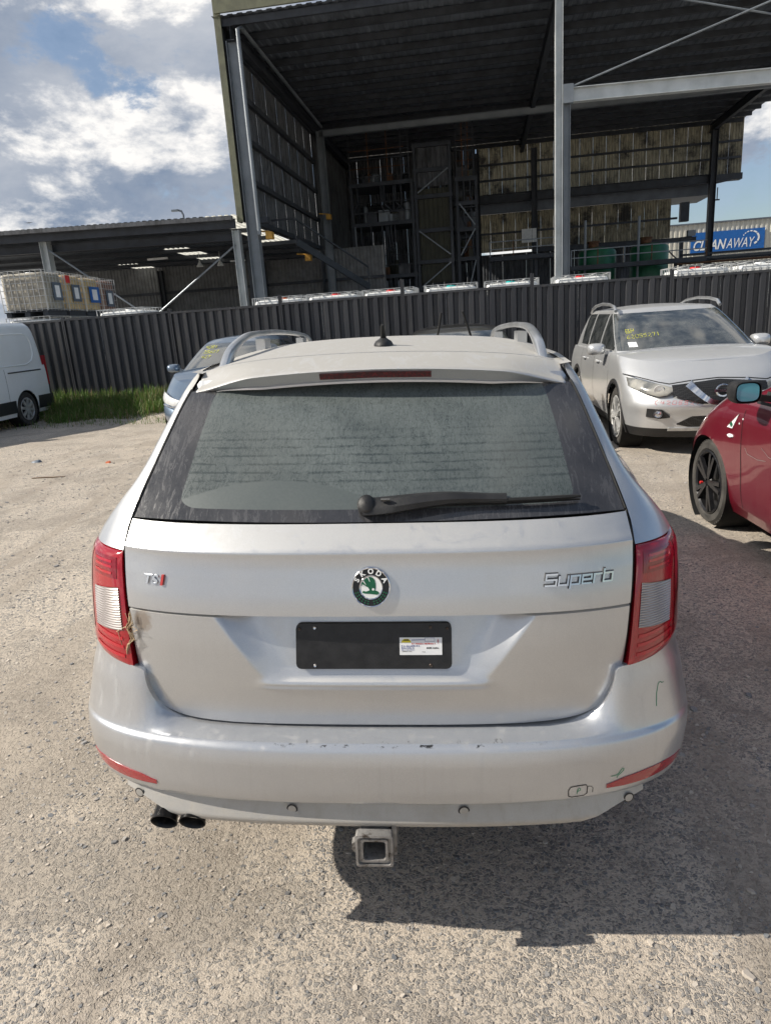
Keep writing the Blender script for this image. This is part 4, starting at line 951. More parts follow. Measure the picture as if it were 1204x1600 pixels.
tote(-10.3, 18.5, 2.29, .02, 'tote_straw', 'cap_red', 'straw coloured caged tote with grey label and red tag, second in upper row', GB, [('x', .05, .62, .48, .46, 'label_grey', 'sticker'), ('x', -.36, .98, .24, .2, 'cap_red', None)])
tote(-10.4, 19.8, 2.29, -.02, 'tote_straw', 'white_trim', 'straw coloured caged tote with blue label, third in upper row', GB, [('x', .1, .62, .62, .46, 'label_blue', 'sticker')])
tote(-10.5, 21.15, 2.29, 0, 'tote_rust', 'white_trim', 'rust coloured caged tote at far end of the upper row', GB, [('x', 0, .55, .5, .5, 'label_grey', 'sticker')])
# ------------------------------------------------------------------ big open shed (own frame, front-left corner at its foot)
t = NT('dirty_sheet')
s_ = t.noise(5, 6, .7, t.co('Object', (1.6, 1, .22))); f = t.noise(.7, 5, .7)
cb_ = t.mix(t.ramp(s_, .35, .68), (.29, .265, .19), (.12, .108, .078)); cb_ = t.mix(t.ramp(f, .48, .66), cb_, (.035, .033, .03))
t.set(Base_Color=cb_, Roughness=.7)
tr = t.n('ShaderNodeBsdfTranslucent'); t.L.new(cb_, tr.inputs[0]); mxs = t.n('ShaderNodeMixShader'); mxs.inputs[0].default_value = .45; t.L.new(t.b.outputs[0], mxs.inputs[1]); t.L.new(tr.outputs[0], mxs.inputs[2]); t.L.new(mxs.outputs[0], t.N['Material Output'].inputs[0]); M['dirty_sheet'] = t.m
t = NT('wall_sheet'); s_ = t.noise(4, 6, .7, t.co('Object', (1, 1.4, .25))); t.set(Base_Color=t.mix(t.ramp(s_, .35, .7), (.11, .117, .13), (.03, .032, .036)), Roughness=.65, Metallic=.2); M['wall_sheet'] = t.m
simple('olive_dark', (.045, .046, .032), .7, 0, .3, 2); simple('lamp_yellow', (.55, .30, .05), .5); simple('sign_blue', (.004, .10, .36), .4, 0, .05); simple('wall_sheet_grey', (.16, .165, .17), .6, .2, .25, 2.5); simple('roof_sheet', (.125, .142, .168), .6, .3, .2, 1.2); simple('olive', (.13, .135, .09), .6, .1, .2, 3)
t = NT('clear_sheet'); t.set(Base_Color=(.75, .75, .68), Roughness=.5); tr = t.n('ShaderNodeBsdfTranslucent'); tr.inputs[0].default_value = (.5, .5, .46, 1); mxs = t.n('ShaderNodeMixShader'); mxs.inputs[0].default_value = .85; t.L.new(t.b.outputs[0], mxs.inputs[1]); t.L.new(tr.outputs[0], mxs.inputs[2]); t.L.new(mxs.outputs[0], t.N['Material Output'].inputs[0]); M['clear_sheet'] = t.m
SA = R(-4.5); SO = (-6.1, 25, 0)
sh = empty('industrial_shed', SO, SA, 'tall open-fronted dark steel shed with flat roof, behind the fence', 'shed')
def part(name, mat, root, fn, smooth=0, kind=None):
    mb = MB(); fn(mb); o = mb.build(name, mat, root, smooth)
    if kind: o['kind'] = kind
    return o
G0 = 1.13
def col(root, lx, ly, z1, w=.32, d=.36, mat='steel_grey', z0=G0): return part('column', mat, root, lambda m: m.ibeam((lx, ly, z0), (lx, ly, z1), d, w, (1, 0, 0)))
# roof sheets, purlins, rafters
for k in range(9):
    a, b = -.35 + k * 2.72, -.35 + (k+1) * 2.72 + .06
    mb = ribbed(a, b, -.18, 23.2, .34, .03, .3); mb.v = [(x, z, 11.78 + y + .006 * (k % 2)) for x, y, z in mb.v]; mb.build('roof_panel', 'roof_sheet', sh)
for ly in np.arange(.0, 23, 1.37): part('purlin', 'steel_dark', sh, lambda m: (m.bb(-.3, 24.0, ly - .03, ly + .03, 11.50, 11.72), m.bb(-.3, 24.0, ly + .03, ly + .09, 11.50, 11.52)))
for lx in (.22, 11.1, 22.2): part('rafter', 'steel_dark', sh, lambda m: m.ibeam((lx, -.1, 11.27), (lx, 22.6, 11.27), .22, .44))
part('fascia', 'olive', sh, lambda m: m.bb(-.2, 24.2, -.30, -.22, 11.80, 14.2))
# left wall: sheets between girts, open below
for k in range(8):
    a = .0 + k * 1.56; mb = ribbed(a, a + 1.55, 5.35, 11.7, .2, .03, .3); mb.v = [(-.12 - y, x, z) for x, y, z in mb.v]; mb.build('wall_sheet', 'wall_sheet', sh)
for z in (5.5, 6.9, 8.3, 9.7, 11.1): part('girt', 'steel_dark', sh, lambda m: (m.bb(-.09, .06, .2, 12.4, z - .09, z + .09)))
for k in range(6):
    a = 12.5 + k * 1.62; mb = ribbed(a, a + 1.63, G0, 11.75, .2, .03, .3); mb.v = [(-.12 - y - .004 * (k % 2), x, z) for x, y, z in mb.v]; mb.build('wall_sheet', 'wall_sheet', sh)
part('corner_flashing', 'olive', sh, lambda m: (m.bb(-.28, -.05, -.16, -.10, 5.35, 14.2), m.bb(-.28, -.22, -.10, .3, 5.35, 14.2)))
col(sh, .22, .1, 11.05, .40, .36, 'steel_grey'); col(sh, .45, 12.3, 11.1, .36, .36, 'steel_grey')
part('downpipe', 'steel_grey', sh, lambda m: m.tube([(.52, -.2, 4.85), (.52, -.2, 11.3), (.56, .1, 11.45), (.6, 12.0, 11.2)], .07, 10), 40)
part('end_bracket', 'steel_dark', sh, lambda m: m.bb(.2, .75, .2, .5, 5.3, 5.5))
for (x, y, z) in ((.75, .3, 4.85), (1.0, 5.0, 4.4), (.7, 11.6, 6.9)): part('flood_lamp', 'lamp_yellow', sh, lambda m: (m.bb(x-.12, x+.12, y-.15, y+.15, z-.12, z+.12), m.tube([(x-.5, y, z+.2), (x, y, z+.14)], .03, 6)))
col(sh, 11.05, .0, 11.1, .24, .30, 'steel_light'); col(sh, 11.31, .05, 8.05, .22, .28, 'steel_grey')
part('portal_beam', 'steel_light', sh, lambda m: m.ibeam((11.2, .0, 8.25), (24.0, .0, 8.05), .26, .42)); part('beam_plate', 'steel_grey', sh, lambda m: m.bb(11.18, 11.5, -.18, .18, 8.0, 8.55))
col(sh, 22.9, .0, 11.1, .3, .3, 'steel_light')
part('brace_rod', 'steel_grey', sh, lambda m: m.tube([(11.5, -.05, 8.5), (20.5, -.05, 11.1)], .03, 6)); part('brace_rod', 'steel_grey', sh, lambda m: m.tube([(13.2, .05, 11.0), (23, .05, 8.4)], .03, 6))
part('tie_beam', 'steel_grey', sh, lambda m: m.ibeam((.4, 12.3, 10.95), (24, 12.3, 10.95), .2, .30))
# back wall bands and columns
for k in range(20):
    a, b = 8.3 + k * .79, 8.3 + (k+1) * .79 - .006; mb = ribbed(a, b, 8.72, 11.76, .16, .03, .35, 22.0); mb.build('wall_sheet', 'dirty_sheet', sh)
    if b < 20.6: mb = ribbed(a, b, 5.35, 7.62, .16, .03, .35, 22.0); mb.build('wall_sheet', 'dirty_sheet', sh)
for z in (9.6, 10.5): part('girt', 'steel_dark', sh, lambda m: m.bb(8.3, 24.0, 21.82, 21.93, z - .06, z + .06))
part('girt', 'steel_dark', sh, lambda m: m.bb(8.3, 20.5, 21.82, 21.93, 6.4, 6.52)); part('crane_beam', 'steel_dark', sh, lambda m: m.ibeam((.5, 21.4, 8.45), (22.3, 21.4, 8.45), .35, .50))
part('eave_gutter', 'steel_dark', sh, lambda m: m.bb(22.0, 24.1, 21.7, 22.3, 8.35, 8.70)); part('canopy', 'roof_sheet', sh, lambda m: m.bb(8.3, 22.6, 22.1, 25.5, 7.66, 8.30))
part('canopy_stay', 'steel_dark', sh, lambda m: (m.bar((22.3, 21.6, 8.2), (23.4, 21.6, 8.35), .08, .12), m.bar((22.4, 21.8, 7.3), (22.9, 21.8, 7.3), .06, .08), m.bar((22.75, 21.8, 7.3), (22.75, 21.8, 8.0), .05, .05)))
for k in range(11): mb = ribbed(-.1 + k * .76, -.1 + (k+1) * .76 - .006, G0, 11.7, .19, .03, .35, 22.1); mb.build('wall_sheet', 'wall_sheet', sh)
for lx in (8.3, 11.8, 22.25): col(sh, lx, 21.2, 11.1, .34, .4, 'steel_dark')
part('switch_box', 'steel_dark', sh, lambda m: m.bb(20.6, 21.1, 21.5, 21.9, 6.2, 7.3)); part('notice_board', 'white_trim', sh, lambda m: m.bb(11.0, 11.9, 21.0, 21.1, 5.7, 6.5))
part('edge_beam', 'steel_dark', sh, lambda m: m.ibeam((11.6, 20.5, 5.2), (21.3, 20.5, 5.05), .2, .28))
# sheets standing low at the back, dark plant room
for k in range(7): mb = ribbed(8.3 + k * 1.6, 8.3 + (k+1) * 1.6 - .006, G0, 5.42, .2, .03, .35, 24.8); mb.build('wall_sheet', 'wall_sheet', sh)
# walkways
def walkway(lx0, lx1, ly, z, label, rail=.95, mat='steel_dark'):
    w = empty('walkway', (0, 0, 0), 0, label, 'walkway'); w.location = Matrix.Rotation(SA, 3, 'Z') @ Vector((lx0, ly, 0)) + Vector(SO); w.rotation_euler = (0, 0, SA); L_ = lx1 - lx0
    part('deck', mat, w, lambda m: m.bb(0, L_, -.4, .4, z - .22, z))
    n = max(2, int(L_ / 1.2))
    for k in range(n + 1): part('rail_post', 'rust' if k % 2 else 'steel_grey', w, lambda m: m.bar((L_*k/n, -.38, z), (L_*k/n, -.38, z + rail), .05, .05))
    for h in (.5, 1.): part('hand_rail', 'steel_grey', w, lambda m: m.bar((0, -.38, z + rail*h), (L_, -.38, z + rail*h), .05, .05))
    for k in range(0, n + 1, 2): part('leg', mat, w, lambda m: m.bar((L_*k/n, .2, G0), (L_*k/n, .2, z - .2), .14, .14))
    return w
walkway(8.9, 12.6, 14, 4.45, 'upper steel walkway with rusty rails left of the grey shed column', .75); walkway(13.0, 19.6, 12.9, 3.62, 'lower steel walkway with hand rail in front of the green tanks', .75)
# tanks
t = simple('tank_green', (.012, .12, .055), .4, 0, .3, 2)
def tank(lx, ly, r, zt, label):
    p = Matrix.Rotation(SA, 3, 'Z') @ Vector((lx, ly, 0)) + Vector(SO); w = empty('green_tank', (p.x, p.y, G0), SA, label, 'tank'); h = zt - G0
    part('shell', 'tank_green', w, lambda m: m.lathe([(r, .0), (r, h - .25), (r*.93, h - .12), (r*.6, h), (.15, h + .06), (.001, h + .06)], (0, 0, 0), 'z', 36), 40)
    part('manhole', 'rust', w, lambda m: m.lathe([(.28, h), (.28, h + .25), (.34, h + .26), (.34, h + .34), (.001, h + .34)], (-.2, -.1, 0), 'z', 16), 40)
    part('vent_pipe', 'steel_grey', w, lambda m: m.tube([(-r*.75, -r*.8, 0), (-r*.75, -r*.8, h + 1.35)], .07, 8), 40); part('band', 'tank_green', w, lambda m: m.lathe([(r, .9), (r + .03, .92), (r + .03, 1.0), (r, 1.02)], (0, 0, 0), 'z', 36), 40)
tank(14.6, 14.6, .98, 4.55, 'dark green round tank nearer the grey shed column'); tank(17.3, 14.6, .98, 4.55, 'dark green round tank further right, below the blue sign')
# plant towers
def frame_tower(lx, ly, w, d, levels, label, mat='steel_dark', cage=None, panel=None, braces=(), gear=0, rails=True, sd=1):
    p = Matrix.Rotation(SA, 3, 'Z') @ Vector((lx, ly, 0)) + Vector(SO); o = empty('plant_tower', (p.x, p.y, G0), SA, label, 'tower'); rg = random.Random(sd); zt = levels[-1] - G0
    for x in (0, w):
        for y in (0, d): part('post', mat, o, lambda m: m.bar((x, y, 0), (x, y, zt), .14, .14))
    for z in levels:
        z -= G0; part('platform', mat, o, lambda m: (m.bb(-.1, w + .1, -.1, d + .1, z - .2, z)))
        if rails and z < zt:
            for h in (.5, 1.0): part('hand_rail', 'steel_dark', o, lambda m: m.bar((0, -.05, z + h), (w, -.05, z + h), .04, .04))
        for k in range(gear):
            x = rg.uniform(.2, w - .3); r_ = rg.uniform(.12, .32); hh = rg.uniform(.3, .9); m_ = rg.choice(['steel_dark', 'steel_dark', 'steel_grey', 'wall_sheet', 'olive_dark', 'rust'])
            if rg.random() < .5: part('vessel', m_, o, lambda m: m.lathe([(r_, z), (r_, z + hh), (r_*.5, z + hh + .1), (.001, z + hh + .1)], (x, rg.uniform(.3, d - .3), 0), 'z', 14), 40)
            else: part('motor_box', m_, o, lambda m: m.bb(x - r_, x + r_, .2, .2 + r_*2, z, z + hh * .7))
        for k in range(max(0, gear - 2)):
            x = rg.uniform(.2, w - .2); part('pipe', 'steel_dark', o, lambda m: m.tube([(x, .15, z), (x, .15, z - rg.uniform(.6, 1.2)), (x + rg.uniform(-.5, .5), .15, z - 1.5)], .045, 6), 40)
    if cage:
        z0, z1 = cage[0] - G0, cage[1] - G0
        for x in np.linspace(0, w * .62, 3): part('cage_post', 'rust' if x else 'steel_dark', o, lambda m: m.bar((x, -.02, z0), (x, -.02, z1), .05, .05))
        for k in range(6): z = z0 + (z1 - z0) * (k + .6) / 6; part('cage_rail', 'rust' if k % 2 else 'steel_dark', o, lambda m: m.bar((0, -.05, z), (w * .9, -.05, z), .035, .035))
        part('ladder', 'steel_dark', o, lambda m: ([m.bar((w - a, -.1, z0), (w - a, -.1, z1), .05, .05) for a in (.1, .5)], [m.bar((w - .1, -.1, z), (w - .5, -.1, z), .03, .03) for z in np.arange(z0, z1, .3)]))
    if panel:
        for (z0, z1, m_) in panel: mb = ribbed(.1, w - .1, z0 - G0, z1 - G0, .25, .03, .4, .1); mb.build('panel', m_, o)
    for (xa, za, xb, zb) in braces: part('brace', 'steel_grey', o, lambda m: m.bar((xa, -.08, za - G0), (xb, -.08, zb - G0), .06, .06))
    return o
frame_tower(1.55, 14, 3.3, 2.2, (4.0, 6.75, 8.75), 'left plant tower with two gear platforms and a railed cage on top', cage=(8.75, 11.4), gear=9, sd=3, braces=((.1, 4.4, .1, 6.6),))
frame_tower(5.05, 14, 1.85, 1.6, (3.2, 4.6, 6.2, 7.9, 9.2, 10.4), 'middle plant tower with ribbed olive casing and diagonal braces', panel=((3.4, 8.2, 'olive_dark'), (8.3, 10.3, 'wall_sheet')), braces=((.1, 8.0, 1.75, 9.1), (.1, 6.1, 1.75, 4.8), (.1, 3.2, 1.75, 4.4)), rails=False)
frame_tower(7.25, 14, 1.0, 1.4, (4.6, 6.1, 7.4, 8.6), 'narrow right plant tower with tall ladder', gear=4, cage=(8.6, 11.5), braces=((.1, 1.4, .9, 4.4), (.1, 4.7, .9, 6.0), (.9, 6.2, .1, 7.3)), sd=9)
p_ = Matrix.Rotation(SA, 3, 'Z') @ Vector((.95, 13.3, 0)) + Vector(SO)
lad = empty('caged_ladder', (p_.x, p_.y, G0), SA, 'rusty steel ladder cage standing low at left of the plant towers', 'ladder')
for x in np.linspace(0, .8, 5): part('upright', 'rust', lad, lambda m: m.bar((x, 0, 0), (x, 0, 3.4), .04, .04))
for z in (.5, 1.2, 1.9, 2.6, 3.4): part('hoop', 'rust', lad, lambda m: m.bar((0, 0, z), (.8, 0, z), .04, .04))
# stair and handrail inside the left bay
p_ = Matrix.Rotation(SA, 3, 'Z') @ Vector((.3, 4.0, 0)) + Vector(SO)
st_ = empty('steel_stair', (p_.x, p_.y, G0), SA, 'grey steel stair with handrail descending inside the left shed bay', 'stair')
part('landing', 'steel_dark', st_, lambda m: m.bb(-2.0, .6, -.4, .6, 3.75, 3.9)); part('stringer', 'steel_dark', st_, lambda m: m.bar((.6, -.4, 3.8), (2.9, 3.5, 2.0), .08, .28))
part('hand_rail', 'steel_dark', st_, lambda m: (m.bar((-2., -.4, 4.7), (.6, -.4, 4.7), .06, .06), m.bar((.6, -.4, 4.7), (2.9, 3.5, 2.9), .06, .06), m.bar((.6, -.4, 3.9), (.6, -.4, 4.7), .05, .05), m.bar((2.9, 3.5, 2.), (2.9, 3.5, 2.9), .05, .05)))
part('support', 'steel_dark', st_, lambda m: (m.bar((2.8, 3.4, 0), (2.8, 3.4, 2.1), .12, .12), m.bar((-1.8, .4, 0), (-1.8, .4, 3.75), .12, .12)))
# pipe bridge on the right
p_ = Matrix.Rotation(SA, 3, 'Z') @ Vector((19.3, 16, 0)) + Vector(SO)
pb = empty('pipe_bridge', (p_.x, p_.y, G0), SA, 'dark pipe bridge crossing in front of the blue sign', 'pipe bridge')
part('beam', 'steel_dark', pb, lambda m: (m.bb(0, 12, -.2, .2, 2.05, 2.25), m.bb(0, 12, -.2, .2, 2.75, 2.85)))
for k in range(3): part('pipe', ['rust', 'steel_dark', 'steel_grey'][k], pb, lambda m: m.tube([(-.3, -.1 + .15*k, 2.35 + .13*k), (12, -.1 + .15*k, 2.35 + .13*k)], .06, 8), 40)
for x in (0, 6, 12): part('leg', 'steel_dark', pb, lambda m: m.bar((x, 0, 0), (x, 0, 3.7 if x == 0 else 2.1), .16, .16))
part('end_frame', 'steel_dark', pb, lambda m: (m.bar((-1.2, 0, 3.6), (.5, 0, 3.7), .1, .14), m.bar((-1.2, 0, 3.6), (0, 0, 2.4), .06, .06), m.lathe([(.001, -.2), (.3, -.2), (.3, .2), (.001, .2)], (.35, -.3, 1.7), 'x', 14)))
part('junction_box', 'steel_grey', pb, lambda m: m.bb(.25, .65, -.2, .1, 3.75, 4.05))
# ------------------------------------------------------------------ low shed on the left
ls = empty('low_shed', SO, SA, 'low open lean-to shed with grey ribbed back wall, at left of the tall shed', 'shed')
zr = lambda ly: 5.42 - .03 * ly
sky_l = {(-5, 3), (-5, 4), (-1, 0), (-1, 1), (-1, 2), (-9, 5)}
for i in range(-15, 0):
    for j in range(6):
        a, b = i * 1.2 - .28, (i+1) * 1.2 - .25; l0, l1 = -.5 + j * 2.3, -.5 + (j+1) * 2.3 + .05
        mt = 'clear_sheet' if (i, j) in sky_l else 'roof_sheet'
        mb = ribbed(a, b, l0, l1, .24, .03, .3); mb.v = [(x, z, zr(z) + .12 + y - .02 * x + .005 * ((i + j) % 2)) for x, y, z in mb.v]; mb.build('roof_panel', mt, ls)
for ly in (2.2, 4.4, 6.6, 8.8, 11.0): part('purlin', 'steel_dark', ls, lambda m: m.bar((-18, ly, zr(ly) + .36), (-.3, ly, zr(ly) + .0), .08, .16))
part('eave_beam', 'steel_dark', ls, lambda m: m.bar((-18.3, -.2, 5.66), (-.35, -.2, 5.30), .12, .32)); part('gutter', 'wall_sheet', ls, lambda m: m.bar((-18.3, -.45, 5.86), (-.35, -.45, 5.46), .16, .14)); part('girder', 'steel_dark', ls, lambda m: m.ibeam((-18.3, .3, 5.30), (-.4, .3, 4.94), .2, .3))
for lx in (-8.05, -16): col(ls, lx, .1, 5.35, .30, .34, 'steel_light')
col(ls, -.42, .05, 5.1, .26, .3, 'steel_light')
for k in range(25): a = -16.5 + k * .79; mb = ribbed(a, a + .80, G0, 5.5, .2, .03, .35, 13.2 + .004 * (k % 2)); mb.build('wall_sheet', 'wall_sheet_grey', ls)
for z in (2.5, 3.9): part('girt', 'steel_dark', ls, lambda m: m.bb(-16, 3.2, 13.0, 13.1, z - .07, z + .07))
for lx in (-9.5, -3.5): col(ls, lx, 12.9, 5.1, .25, .25, 'steel_dark')
part('brace_rod', 'steel_grey', ls, lambda m: m.tube([(-7.9, .0, 5.0), (-4.0, .0, 2.1)], .035, 6)); part('brace_rod', 'steel_grey', ls, lambda m: m.tube([(-.5, .0, 4.6), (-4.2, .0, 2.2)], .035, 6))
part('strip_light', 'white_trim', ls, lambda m: m.bb(-5.9, -5.0, 4.0, 4.12, 4.75, 4.83)); part('strip_light', 'white_trim', ls, lambda m: m.bb(-2.9, -2.2, 6.0, 6.1, 4.6, 4.66))
for x in (-4.6, -3.7, -2.9): part('pendant_lamp', 'white_trim', ls, lambda m: (m.lathe([(.02, .3), (.05, .2), (.16, .02), (.14, 0), (.001, .02)], (x, 8 + x * .3, 4.55), 'z', 14), m.tube([(x, 8 + x*.3, 4.8), (x, 8 + x*.3, 5.2)], .01, 5)), 40)
# ------------------------------------------------------------------ far warehouse with the blue sign, lamp post
t = NT('ware_sheet'); t.set(Base_Color=t.mix(t.noise(1.5, 4), (.46, .44, .38), (.56, .54, .47)), Roughness=.7); M['ware_sheet'] = t.m
wh = empty('warehouse', (33, 64.5, 0), R(-4.5), 'pale cream ribbed warehouse far behind the pipe bridge', 'building')
for k in range(20): mb = ribbed(-16 + k * 1.6, -16 + (k+1) * 1.6 - .01, 0, 7.9, .4, .05, .4); mb.build('wall_sheet', 'ware_sheet', wh)
part('roof', 'roof_sheet', wh, lambda m: m.bb(-16.2, 16.2, -.15, 20, 7.9, 8.02)); part('side_wall', 'ware_sheet', wh, lambda m: m.bb(-16, -15.9, .1, 20, 0, 7.85)); part('wall_lamp', 'white_trim', wh, lambda m: m.bb(-1.9, -1.4, -.3, -.1, 6.1, 6.4))
sgp = Matrix.Rotation(R(-4.5), 3, 'Z') @ Vector((-5.85, -.12, 0)) + Vector((33, 64.5, 0))
sg = empty('building_sign', (sgp.x, sgp.y, 6.32), R(-4.5), 'blue rectangular company sign with white slanted lettering on the far warehouse', 'sign')
part('sign_board', 'sign_blue', sg, lambda m: m.bb(-3.05, 3.05, -.08, .04, -.93, .86))
mb = MB(); x1 = text_on(mb, 'CLEAN', 1.15, lambda a, b, d: (-2.85 + a, -.10, -.62 + b), .28, .022, 0, fit=2.75); mb.build('letters_bold', 'white_trim', sg)
mb = MB(); text_on(mb, 'AWAY', 1.15, lambda a, b, d: (-.10 + a, -.10, -.62 + b), .28, .0, 0, fit=2.35); mb.build('letters_light', 'white_trim', sg)
for a0, a1, w_ in ((-62, -38, .16), (-30, 40, .15), (46, 75, .12), (82, 98, .10), (106, 120, .09), (128, 140, .08), (148, 158, .07)):
    mb = MB(); an = np.linspace(R(a0), R(a1), 8); c_ = (1.92, .10); mb.add([(c_[0] + .72 * math.cos(a), -.10, c_[1] + .62 * math.sin(a)) for a in an] + [(c_[0] + (.72 - w_) * math.cos(a), -.10, c_[1] + (.62 - w_) * math.sin(a)) for a in an], [(k, k+1, k+9, k+8) for k in range(7)]); mb.build('swirl_dash', 'white_trim', sg)
lp = empty('lamp_post', (-13.4, 40.5, 0), 0, 'thin street lamp post rising behind the low shed roof', 'lamp post')
part('pole', 'steel_grey', lp, lambda m: m.tube([(0, 0, 0), (0, 0, 8.2), (-.08, 0, 8.4), (-.3, 0, 8.48)], .06, 8), 40); part('lamp_head', 'steel_grey', lp, lambda m: m.box((-.45, 0, 8.46), (.4, .16, .1)))
# ------------------------------------------------------------------ other vehicles (local: rear near y=0, nose towards +y)
def generic_car(name, label, loc, rz, sp, cat='car'):
    L = sp['L']; OFF = Vector((0, -L / 2, 0))
    root = empty(name, loc, rz, label, cat)
    if sp.get('tilt'): root.rotation_euler = (0, sp['tilt'], rz)
    def B(mb, nm, mat, parent=root, smooth=40, **k):
        o = mb.build(nm, mat, parent, smooth, **k)
        if parent is root: o.location = OFF
        return o
    hw = pch(*sp['hw']); yr = pch(*sp['yr']); yf = pch(*sp['yf'])
    shl = Shell(hw, yr, yf, sp.get('Dr', .35), sp.get('nr', 3.), sp.get('Df', .5), sp.get('nf', 2.6), sp.get('mult'))
    zb, zn = sp['hw'][0][0], sp['hw'][0][-1]; ztop = sp['ztop']
    ys = np.linspace(.3, L - .3, int(L / .026)); P = []
    for z in np.linspace(zb, zn, sp.get('nz', 36)):
        x, y = shl.curve(z, 26, len(ys), 44, ys=ys); v = (z - zb) / (zn - zb); P.append(np.stack([x, y, zb + v * (ztop(y) - zb)], -1))
    P = np.array(P); ar = [(y, sp['wr'] * 1.0, sp['ar']) for y in sp['wy']]
    d0, d1 = sp['doors'][0], sp['doors'][-1]; trim = sp.get('trim', 0)
    def cls(i, j, x, y, z):
        if trim and z < trim: return 'lower_trim'
        if y > d1: return 'front_wing'
        if y < d0: return 'rear_quarter'
        if z < sp.get('sill', .32): return 'sill'
        for a, b in zip(sp['doors'], sp['doors'][1:]):
            if a <= y < b: return 'door_%g' % a
    for s in (1, -1):
        for nm, mb in emit(P, s, cls, ar).items():
            B(mb, nm.split('_')[0] if nm.startswith('door_') else nm, 'black_plastic' if nm == 'lower_trim' else sp['paint'])
        for y in sp['doors']:
            if 0 < y: 
                mb = MB(); pts = [shl.spt(y, z, s, .0015) for z in np.linspace(sp.get('sill', .32), float(ztop(np.array([y]))[0]) - .01, 12)]
                strip(mb, pts, .008, (s, 0, 0)); B(mb, 'door_gap', 'void', smooth=0)
        for y in sp['wy']:
            mb = MB(); xw = float(hw(.5)) * float(shl.mult(np.array([y]))[0]); r = sp['ar']
            mb.lathe([(r, .0), (r + .002, -s * .03), (r, -s * .25), (.05, -s * .27)], (s * (xw - .012), y, sp['wr']), 'x', 44); B(mb, 'wheel_liner', 'void')
            o = wheel(root, s * (xw - sp.get('tw', .22) / 2 - .02), y, sp['wr'], s, sp.get('tw', .22), **sp.get('wheel', {})); o.location = Vector(o.location) + OFF
            if sp.get('arch_trim'):
                mb = MB(); vs = []; an = np.linspace(R(-28), R(208), 40)
                for a in an:
                    for rr, of in ((r - .002, .004), (r + .01, .012), (r + .05, .010), (r + .055, .001)):
                        yy, zz_ = y + rr * math.cos(a), max(sp['wr'] + rr * math.sin(a), zb + .01); vs.append(shl.spt(yy, zz_, s, of))
                mb.add(vs, [(i*4+k, i*4+k+1, (i+1)*4+k+1, (i+1)*4+k) for i in range(39) for k in range(3)]); B(mb, 'arch_trim', 'black_plastic')
    top = P[-1]; k = int(np.argmin(np.abs(top[:, 1] - sp['cowl']))); hc = top[k:]
    B(MB().grid(across(hc, 0, sp.get('hood_crown', .05) * np.sqrt(np.clip(np.linspace(1, 0, len(hc)), 0, 1)), 25, 2.6), flip=True), 'bonnet', sp['paint'])
    B(MB().grid(across(top[:k+1], 0, 0., 5), flip=True), 'deck', sp['paint'])
    # glasshouse
    gw = pch(*sp['ghw']); gyf = pch(*sp['gyf']); gyr = pch(*sp['gyr']); z0, z1 = sp['ghw'][0][0], sp['ghw'][0][-1]
    gs = Shell(gw, gyr, gyf, .2, 3.2, sp.get('gDf', .22), 2.6); wins = sp['wins']; e = sorted({v for w_ in wins for v in w_[:2]})
    ysg = np.sort(np.concatenate([np.linspace(.5, L - 1.2, 60)] + [[v - .002, v + .002] for v in e])); zl = np.sort(np.concatenate([np.linspace(z0, z1, 22), [sp['wz'][0], sp['wz'][1]]])); P = []
    for z in zl: x, y = gs.curve(z, 22, len(ysg), 34, ys=ysg); P.append(np.stack([x, y, np.full_like(x, z)], -1))
    P = np.array(P); nc = P.shape[1]
    def clsg(i, j, x, y, z):
        if sp['wz'][0] < z < sp['wz'][1]:
            if j >= nc - sp.get('wsn', 31): return 'windscreen'
            if j < 17 and sp.get('rear_glass', True): return 'rear_window'
            if 22 <= j < 22 + len(ysg):
                for q, (a, b, sl_) in enumerate(wins):
                    if a < y < b - sl_ * (z - sp['wz'][0]): return 'win_%d' % q
        return 'pillar'
    for s in (1, -1):
        for nm, mb in emit(P, s, clsg).items(): B(mb, {'pillar': 'pillar', 'windscreen': 'windscreen', 'rear_window': 'rear_window'}.get(nm, 'side_window'), sp.get('pillar', sp['paint']) if nm == 'pillar' else 'windscreen' if nm == 'windscreen' else 'car_glass')
    tp = P[-1]; yy = tp[:, 1]; t_ = (yy - yy.min()) / (yy.max() - yy.min())
    cr = sp.get('roof_crown', .06) * np.clip(np.sin(np.pi * np.clip(t_, .0, 1)) ** .5, 0, 1)
    B(MB().grid(across(tp, 0, cr, 25, 2.4), flip=True), 'roof', sp.get('roof_mat', sp['paint']))
    ff = lambda x, z, off: tuple(shl.fpt(x, z, off))
    wsf = lambda x, z, off: tuple(gs.fpt(x, z, off) + np.array([0, 0, off * .6]))
    def F(cols, nz, off, nm, mat, rim=.01, dome=0.):
        o = col_patch(ff, cols, nz, off, nm, mat, root, rim=rim, dome=dome); o.location = OFF; return o
    for s in (1, -1):
        m = sp['mirror']; mb = MB()     # door mirror shell: rounded box
        rings = []; 
        for q, (dy, sc) in enumerate(((-.075, .86), (-.07, .95), (-.03, 1.), (.03, .94), (.075, .75), (.10, .4))):
            rings.append([(m[0] + m[3] * sc * math.copysign(abs(math.cos(a)) ** .6, math.cos(a)), m[1] + dy, m[2] + m[4] * sc * math.copysign(abs(math.sin(a)) ** .6, math.sin(a))) for a in np.linspace(0, 2*math.pi, 21)[:-1]])
        mb.add([(s * p[0], p[1], p[2]) for r_ in rings for p in r_], [(i*20+k, i*20+(k+1) % 20, (i+1)*20+(k+1) % 20, (i+1)*20+k) for i in range(5) for k in range(20)] + [tuple(100 + k for k in range(20))])
        mb.bar((s * (m[0] - m[3]), m[1], m[2] - m[4] * .6), (s * (m[0] - m[3] - .12), m[1] + .02, m[2] - m[4] * .9), .05, .04)
        mo = B(mb, 'door_mirror', sp.get('mirror_mat', sp['paint']))
